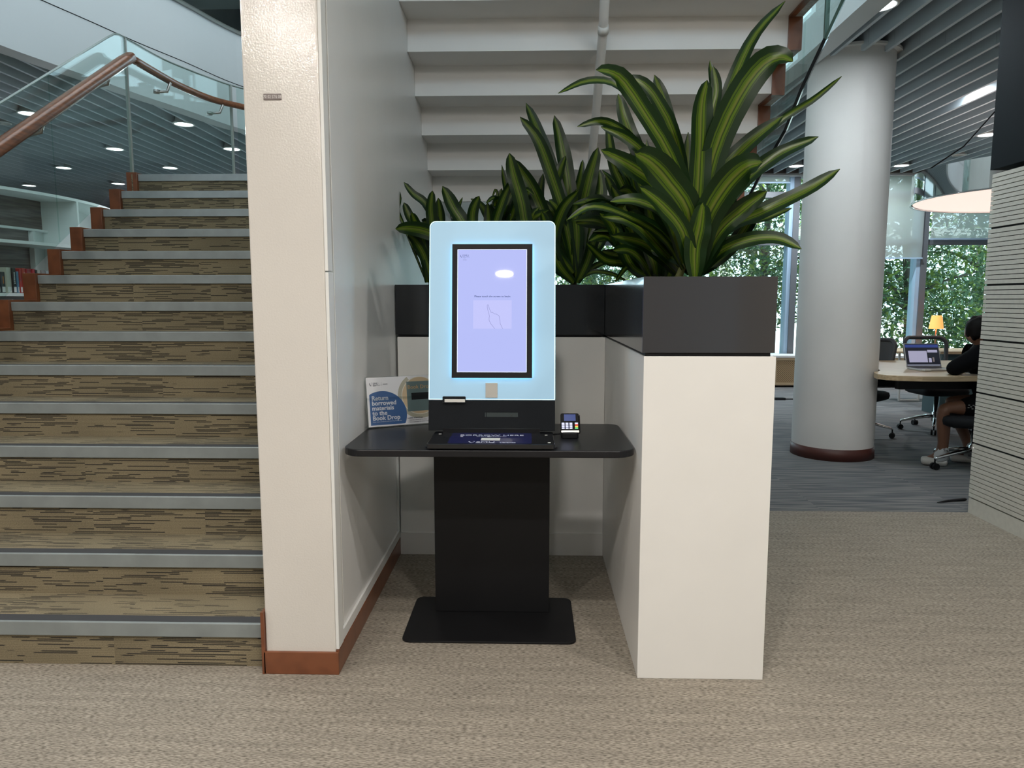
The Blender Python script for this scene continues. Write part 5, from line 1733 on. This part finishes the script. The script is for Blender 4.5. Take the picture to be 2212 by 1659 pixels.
# ------------------------------------------------------------------ curved bookcase seen beyond the stairs
def bx_at(y):   # front edge
    return -4.235 - 0.20 * (y - 6.8) ** 2
DEP = 0.34
bc = thing('bookcase', 'curved white bookcase with grey wood back panels beyond the stairs', 'bookcase', (-4.4, 6.5, 0))
ys = [4.6 + i * 0.15 for i in range(26)]
def board(bm, z0, z1, ya, yb, d0=0.0, d1=DEP, mi=0):
    Y = [y for y in ys if ya < y < yb]
    Y = [ya] + Y + [yb]
    A = [(bx_at(y) - d0, y) for y in Y]
    B = [(bx_at(y) - d1, y) for y in Y]
    prism(bm, A + B[::-1], z0, z1, mi=mi)
for z0, z1 in ((2.275, 2.30), (1.84, 1.867), (1.398, 1.423), (0.93, 0.955), (0.46, 0.485), (0.0, 0.06)):
    bm = NB(); board(bm, z0, z1, 4.6, 8.35)
    obj('shelf', bm, M_shelf, bc)
bm = NB()
for i, y in enumerate((4.62, 6.79, 8.33)):
    for z0, z1 in ((0.06, 0.46), (0.485, 0.93), (0.955, 1.398), (1.423, 1.84), (1.867, 2.275)):
        b2 = NB(); board(b2, z0 + .0005, z1 - .0005, y - 0.012, y + 0.012)
        obj('upright', b2, M_shelf, bc)
bm.free()
bm = NB(); board(bm, 0.06, 1.99, 4.6, 6.60, DEP, DEP + 0.02); board(bm, 1.99, 2.275, 4.6, 6.775, DEP, DEP + 0.02)
obj('back_panel', bm, M_shelfwood, bc)
bm = NB(); board(bm, 0.06, 1.99, 6.60, 8.35, DEP, DEP + 0.02); board(bm, 1.99, 2.275, 6.775, 8.35, DEP, DEP + 0.02)
obj('back_panel', bm, M_shelf, bc)
for z0, z1 in ((1.99, 2.010), (1.605, 1.622)):
    bm = NB(); board(bm, z0, z1, 4.7, 6.78, DEP - 0.05, DEP - 0.002)
    obj('shelf_rail', bm, M_shelf, bc)
bm = NB(); board(bm, 1.43, 1.835, 6.585, 6.612, DEP - 0.05, DEP - 0.002); board(bm, 1.87, 1.988, 6.585, 6.612, DEP - 0.05, DEP - 0.002)
obj('shelf_rail', bm, M_shelf, bc)
# books on the middle shelf
BK = [((0.010, 0.011, 0.012), 0.20, 0.030, 'black paperback leftmost on the visible shelf'), ((0.015, 0.017, 0.020), 0.190, 0.026, 'black hardback with white spine lettering, second from left'),
      ((0.03, 0.04, 0.05), 0.175, 0.045, 'short slate-grey book with an orange and red spine mark'), ((0.45, 0.46, 0.38), 0.212, 0.055, 'thick cream book standing taller than its neighbours'),
      ((0.012, 0.012, 0.012), 0.210, 0.040, 'tall black book with white lettering beside the cream one'), ((0.10, 0.22, 0.33), 0.182, 0.022, 'thin light blue book between black and red ones'),
      ((0.38, 0.035, 0.03), 0.205, 0.030, 'red book right of the thin light blue one'), ((0.42, 0.06, 0.045), 0.213, 0.035, 'lighter red book with white call label'),
      ((0.30, 0.02, 0.03), 0.208, 0.060, 'wide crimson book with a white front label'), ((0.36, 0.025, 0.03), 0.210, 0.030, 'narrow crimson book at the right end of the reds'),
      ((0.02, 0.02, 0.02), 0.204, 0.022, 'thin black book just right of the red books'), ((0.42, 0.40, 0.36), 0.203, 0.035, 'pale beige book right of the thin black one'),
      ((0.22, 0.19, 0.19), 0.202, 0.050, 'greyish brown book near the right end'), ((0.30, 0.32, 0.33), 0.198, 0.050, 'grey book at the right end before the brown step edge')]
y = 5.90
for i, (c, hgt, th, lab) in enumerate(BK):
    r0 = 0.02
    x1 = bx_at(y + th / 2) - 0.03
    m = mat('book_cover_%d' % i, c, 0.45)
    bm = NB(); box(bm, x1 - 0.15, x1, y, y + th - 0.003, 1.4235, 1.4235 + hgt)
    b_ = tag(obj('book', bm, m, bevel=0.002), lab, 'book', 'books on the middle shelf of the curved bookcase')
    ORG[b_.name] = Vector((0, 0, 0))
    bm = NB(); box(bm, x1, x1 + 0.0008, y + 0.004, y + th - 0.006, 1.43, 1.43 + 0.045)
    obj('spine_label', bm, M_white, b_, local=True)
    if i in (1, 4, 7):
        bm = NB()
        for q in range(6):
            box(bm, x1, x1 + 0.0008, y + th * 0.35, y + th * 0.6, 1.50 + q * 0.017, 1.512 + q * 0.017)
        obj('spine_print', bm, M_white, b_, local=True)
    if i == 2:
        bm = NB(); box(bm, x1, x1 + 0.0008, y + th * 0.35, y + th * 0.6, 1.50, 1.56)
        obj('spine_print', bm, mat('orange_print', (0.45, 0.17, 0.04), 0.5), b_, local=True)
    y += th * 0.93 + 0.002

# ------------------------------------------------------------------ ceiling lights
M_lit = mat('lit_lens', (1, 1, 1), 0.4, emit=(0.92, 0.97, 1.0), estr=9.0)
M_litw = mat('lit_lens_warm', (1, 1, 1), 0.4, emit=(1.0, 0.95, 0.88), estr=9.0)
def downlight(x, y, label, power=30, warm=False, r=0.10, z=CEIL, group='round downlights between the ceiling baffles', lit=True):
    t = thing('ceiling_light', label, 'ceiling light', (x, y, z), 0, group)
    bm = NB(); lathe(bm, [(r + 0.018, 0.0), (r + 0.018, -0.008), (r, -0.010), (r, 0.0)], (0, 0, 0), 28)
    lathe(bm, [(r, 0.0), (r * 0.8, 0.09), (0.0, 0.09)], (0, 0, 0), 28)
    obj('housing', bm, M_white, t, local=True, smooth=True)
    if not lit: return t
    bm = NB(); lathe(bm, [(r * 0.97, 0.0), (0.0, 0.0)], (0, 0, -0.004), 28)
    obj('lens', bm, M_litw if warm else M_lit, t, local=True)
    d = bpy.data.lights.new('lamp', 'AREA')
    d.shape = 'DISK'
    d.size = r * 1.8
    d.energy = power
    d.color = (1.0, 0.955, 0.895) if warm else (0.88, 0.95, 1.0)
    o = bpy.data.objects.new('lamp', d)
    COL.objects.link(o)
    o.parent = t
    o.location = (0, 0, -0.016)
    return t
LL = [(-5.31, 7.79, 'nearest downlight of the left ceiling, beside the handrail'), (-5.44, 9.60, 'bright downlight under the handrail, left of the glass joint'), (-3.90, 8.30, 'downlight close to the white fascia edge'),
      (-3.91, 9.64, 'downlight crossed by the second glass joint beside the cream wall'), (-5.39, 10.96, 'downlight low in the glass just above the top stair'), (-6.98, 10.92, 'downlight above the bookcase towards the left'),
      (-8.65, 12.55, 'furthest small downlight at far left'), (-7.0, 12.39, 'downlight just left of the highest brown stringer')]
for x, y, lab in LL:
    downlight(x, y, lab, power=52)
RL = [(2.335, 5.16, 'large blue-white downlight above the round column'), (4.29, 7.52, 'downlight half hidden by baffles on the right ceiling'), (5.44, 11.05, 'downlight nearest the windows right of the column'),
      (5.455, 9.06, 'downlight beside the black pendant cable'), (3.91, 11.05, 'downlight near the windows left of the column')]
for x, y, lab in RL:
    downlight(x, y, lab, power=(7 if x == 4.29 else 48), z=CEIL + (0.11 if x == 4.29 else 0.0), r=0.085 if x == 4.29 else 0.10)
downlight(5.83, 10.28, 'unlit ceiling disc next to the pendant cable', lit=False, r=0.07)
downlight(-5.9, 8.2, 'unlit ceiling disc above the timber handrail', lit=False, r=0.07)
NL = [(-0.317, -2.78), (-1.75, -0.39), (-0.1, 0.7), (1.25, -0.39), (-3.3, -0.39), (2.2, -2.78), (-2.0, -2.78), (-3.6, 1.2), (2.0, 1.2)]
for i, (x, y) in enumerate(NL):
    downlight(x, y, 'downlight in the plain ceiling over the entrance floor behind the viewer', power=38, warm=True, r=0.11, z=CEIL - 0.001, group='downlights over the entrance floor')

# ================================================================== OUTSIDE
bm = NB(); box(bm, -20, 40, 12.3, 60, -0.35, -0.3)
struct('ground', bm, mat('pale_paving', (0.55, 0.56, 0.52), 0.9, tone=(2, 0.1)))
# white covered walkway and its railing
wk = thing('covered_walkway', 'bright white walkway posts and rail outside the windows', 'walkway', (7, 19.5, -0.3))
for i, x in enumerate((-2, 1.5, 5.0, 8.6, 12.2)):
    bm = NB(); box(bm, x, x + 0.28, 19.4, 19.7, -0.3, 3.0)
    obj('post', bm, M_white, wk)
bm = NB(); box(bm, -6, 16, 19.3, 19.8, 0.75, 0.88); box(bm, -6, 16, 19.3, 19.8, -0.3, -0.1)
obj('rail', bm, M_white, wk)
bm = NB(); box(bm, -6, 16, 19.2, 21.5, 3.0, 3.2)
obj('roof', bm, M_white, wk)

def tree(x, y, hgt, cr, seed, label, nleaf=5200, low=0.5, mix=0.35, bush=False):
    rnd = random.Random(seed)
    t = thing('tree', label, 'tree', (x, y, -0.3), 0, 'trees outside the windows')
    bm = NB()
    z0 = -0.3
    lean = (rnd.uniform(-0.3, 0.3), rnd.uniform(-0.2, 0.2))
    tube(bm, [(x, y, z0), (x + lean[0] * .3, y, z0 + hgt * .25), (x + lean[0], y + lean[1], z0 + hgt * 0.55), (x + lean[0] * 1.5, y, z0 + hgt * .85)], [0.14, 0.11, 0.08, 0.04], 8)
    tips = []
    for i in range(13):
        a = rnd.uniform(0, 2 * PI)
        h = rnd.uniform(0.18, 0.8) * hgt
        s = Vector((x + lean[0] * h / hgt * 1.5, y + lean[1] * .8, z0 + h))
        L = cr * rnd.uniform(0.6, 1.05) * (1.1 - 0.4 * h / hgt)
        e = s + Vector((math.cos(a) * L, math.sin(a) * L, rnd.uniform(0.1, 0.9)))
        mid = (s + e) / 2 + Vector((rnd.uniform(-.2, .2), rnd.uniform(-.2, .2), rnd.uniform(0, .3)))
        tube(bm, [s, mid, e], [0.045, 0.03, 0.012], 6)
        tips += [mid, e, (mid + e) / 2, (s + mid) / 2]
    if bush:
        for i in range(16):
            tips.append(Vector((x + rnd.uniform(-1.3, 1.3), y + rnd.uniform(-.5, .5), rnd.uniform(0.2, 1.4))))
    obj('trunk', bm, M_bark, t, smooth=True)
    verts, faces, mi = [], [], []
    for i in range(nleaf):
        c = rnd.choice(tips)
        p = c + Vector((rnd.gauss(0, 0.38), rnd.gauss(0, 0.38), rnd.gauss(0, 0.34)))
        if p.z < z0 + low: continue
        d = Vector((rnd.gauss(0, 1), rnd.gauss(0, 1), rnd.gauss(-0.3, 0.6))).normalized()
        L = rnd.uniform(0.10, 0.19)
        sd = d.cross(Vector((rnd.gauss(0, .5), rnd.gauss(0, .5), 1))).normalized() * L * 0.2
        k = len(verts)
        mm = p + d * L * 0.45 + Vector((0, 0, 0.012))
        verts += [p, mm + sd, p + d * L, mm - sd]
        faces.append((k, k + 1, k + 2, k + 3))
        mi.append(1 if rnd.random() < mix else 0)
    me = bpy.data.meshes.new('foliage')
    o3 = ORG[t.name]
    me.from_pydata([tuple(v - o3) for v in verts], [], faces)
    me.materials.append(M_treeleaf)
    me.materials.append(M_treeleaf2)
    me.polygons.foreach_set('material_index', mi)
    o = bpy.data.objects.new('foliage', me)
    COL.objects.link(o)
    o.parent = t
TR = [(3.2, 15.2, 5.2, 1.8, 'tree with forked branches seen left of the white column'), (5.4, 17.2, 5.8, 1.9, 'tree behind the roller blind right of the column'), (7.9, 15.2, 5.5, 2.0, 'dense green tree behind the orange lamp'),
      (10.2, 16.4, 5.5, 2.1, 'leafy tree beside the grooved wall edge'), (1.2, 17.5, 5.0, 1.8, 'tree glimpsed between the dracaena leaves'), (6.6, 22.5, 6.5, 2.6, 'pale sunlit tree further off through the right windows'),
      (3.0, 23.5, 6.5, 2.6, 'pale sunlit tree further off behind the forked one'), (12.5, 20.5, 6.5, 2.6, 'far tree at the right edge of the windows')]
for i, (x, y, h, c, lab) in enumerate(TR):
    tree(x, y, h, c, 100 + i, lab, nleaf=(11000 if i in (2, 3, 0) else 6500) if y < 18 else 5000, low=0.9 if i in (1, 4) else 0.1, bush=i in (2, 3))
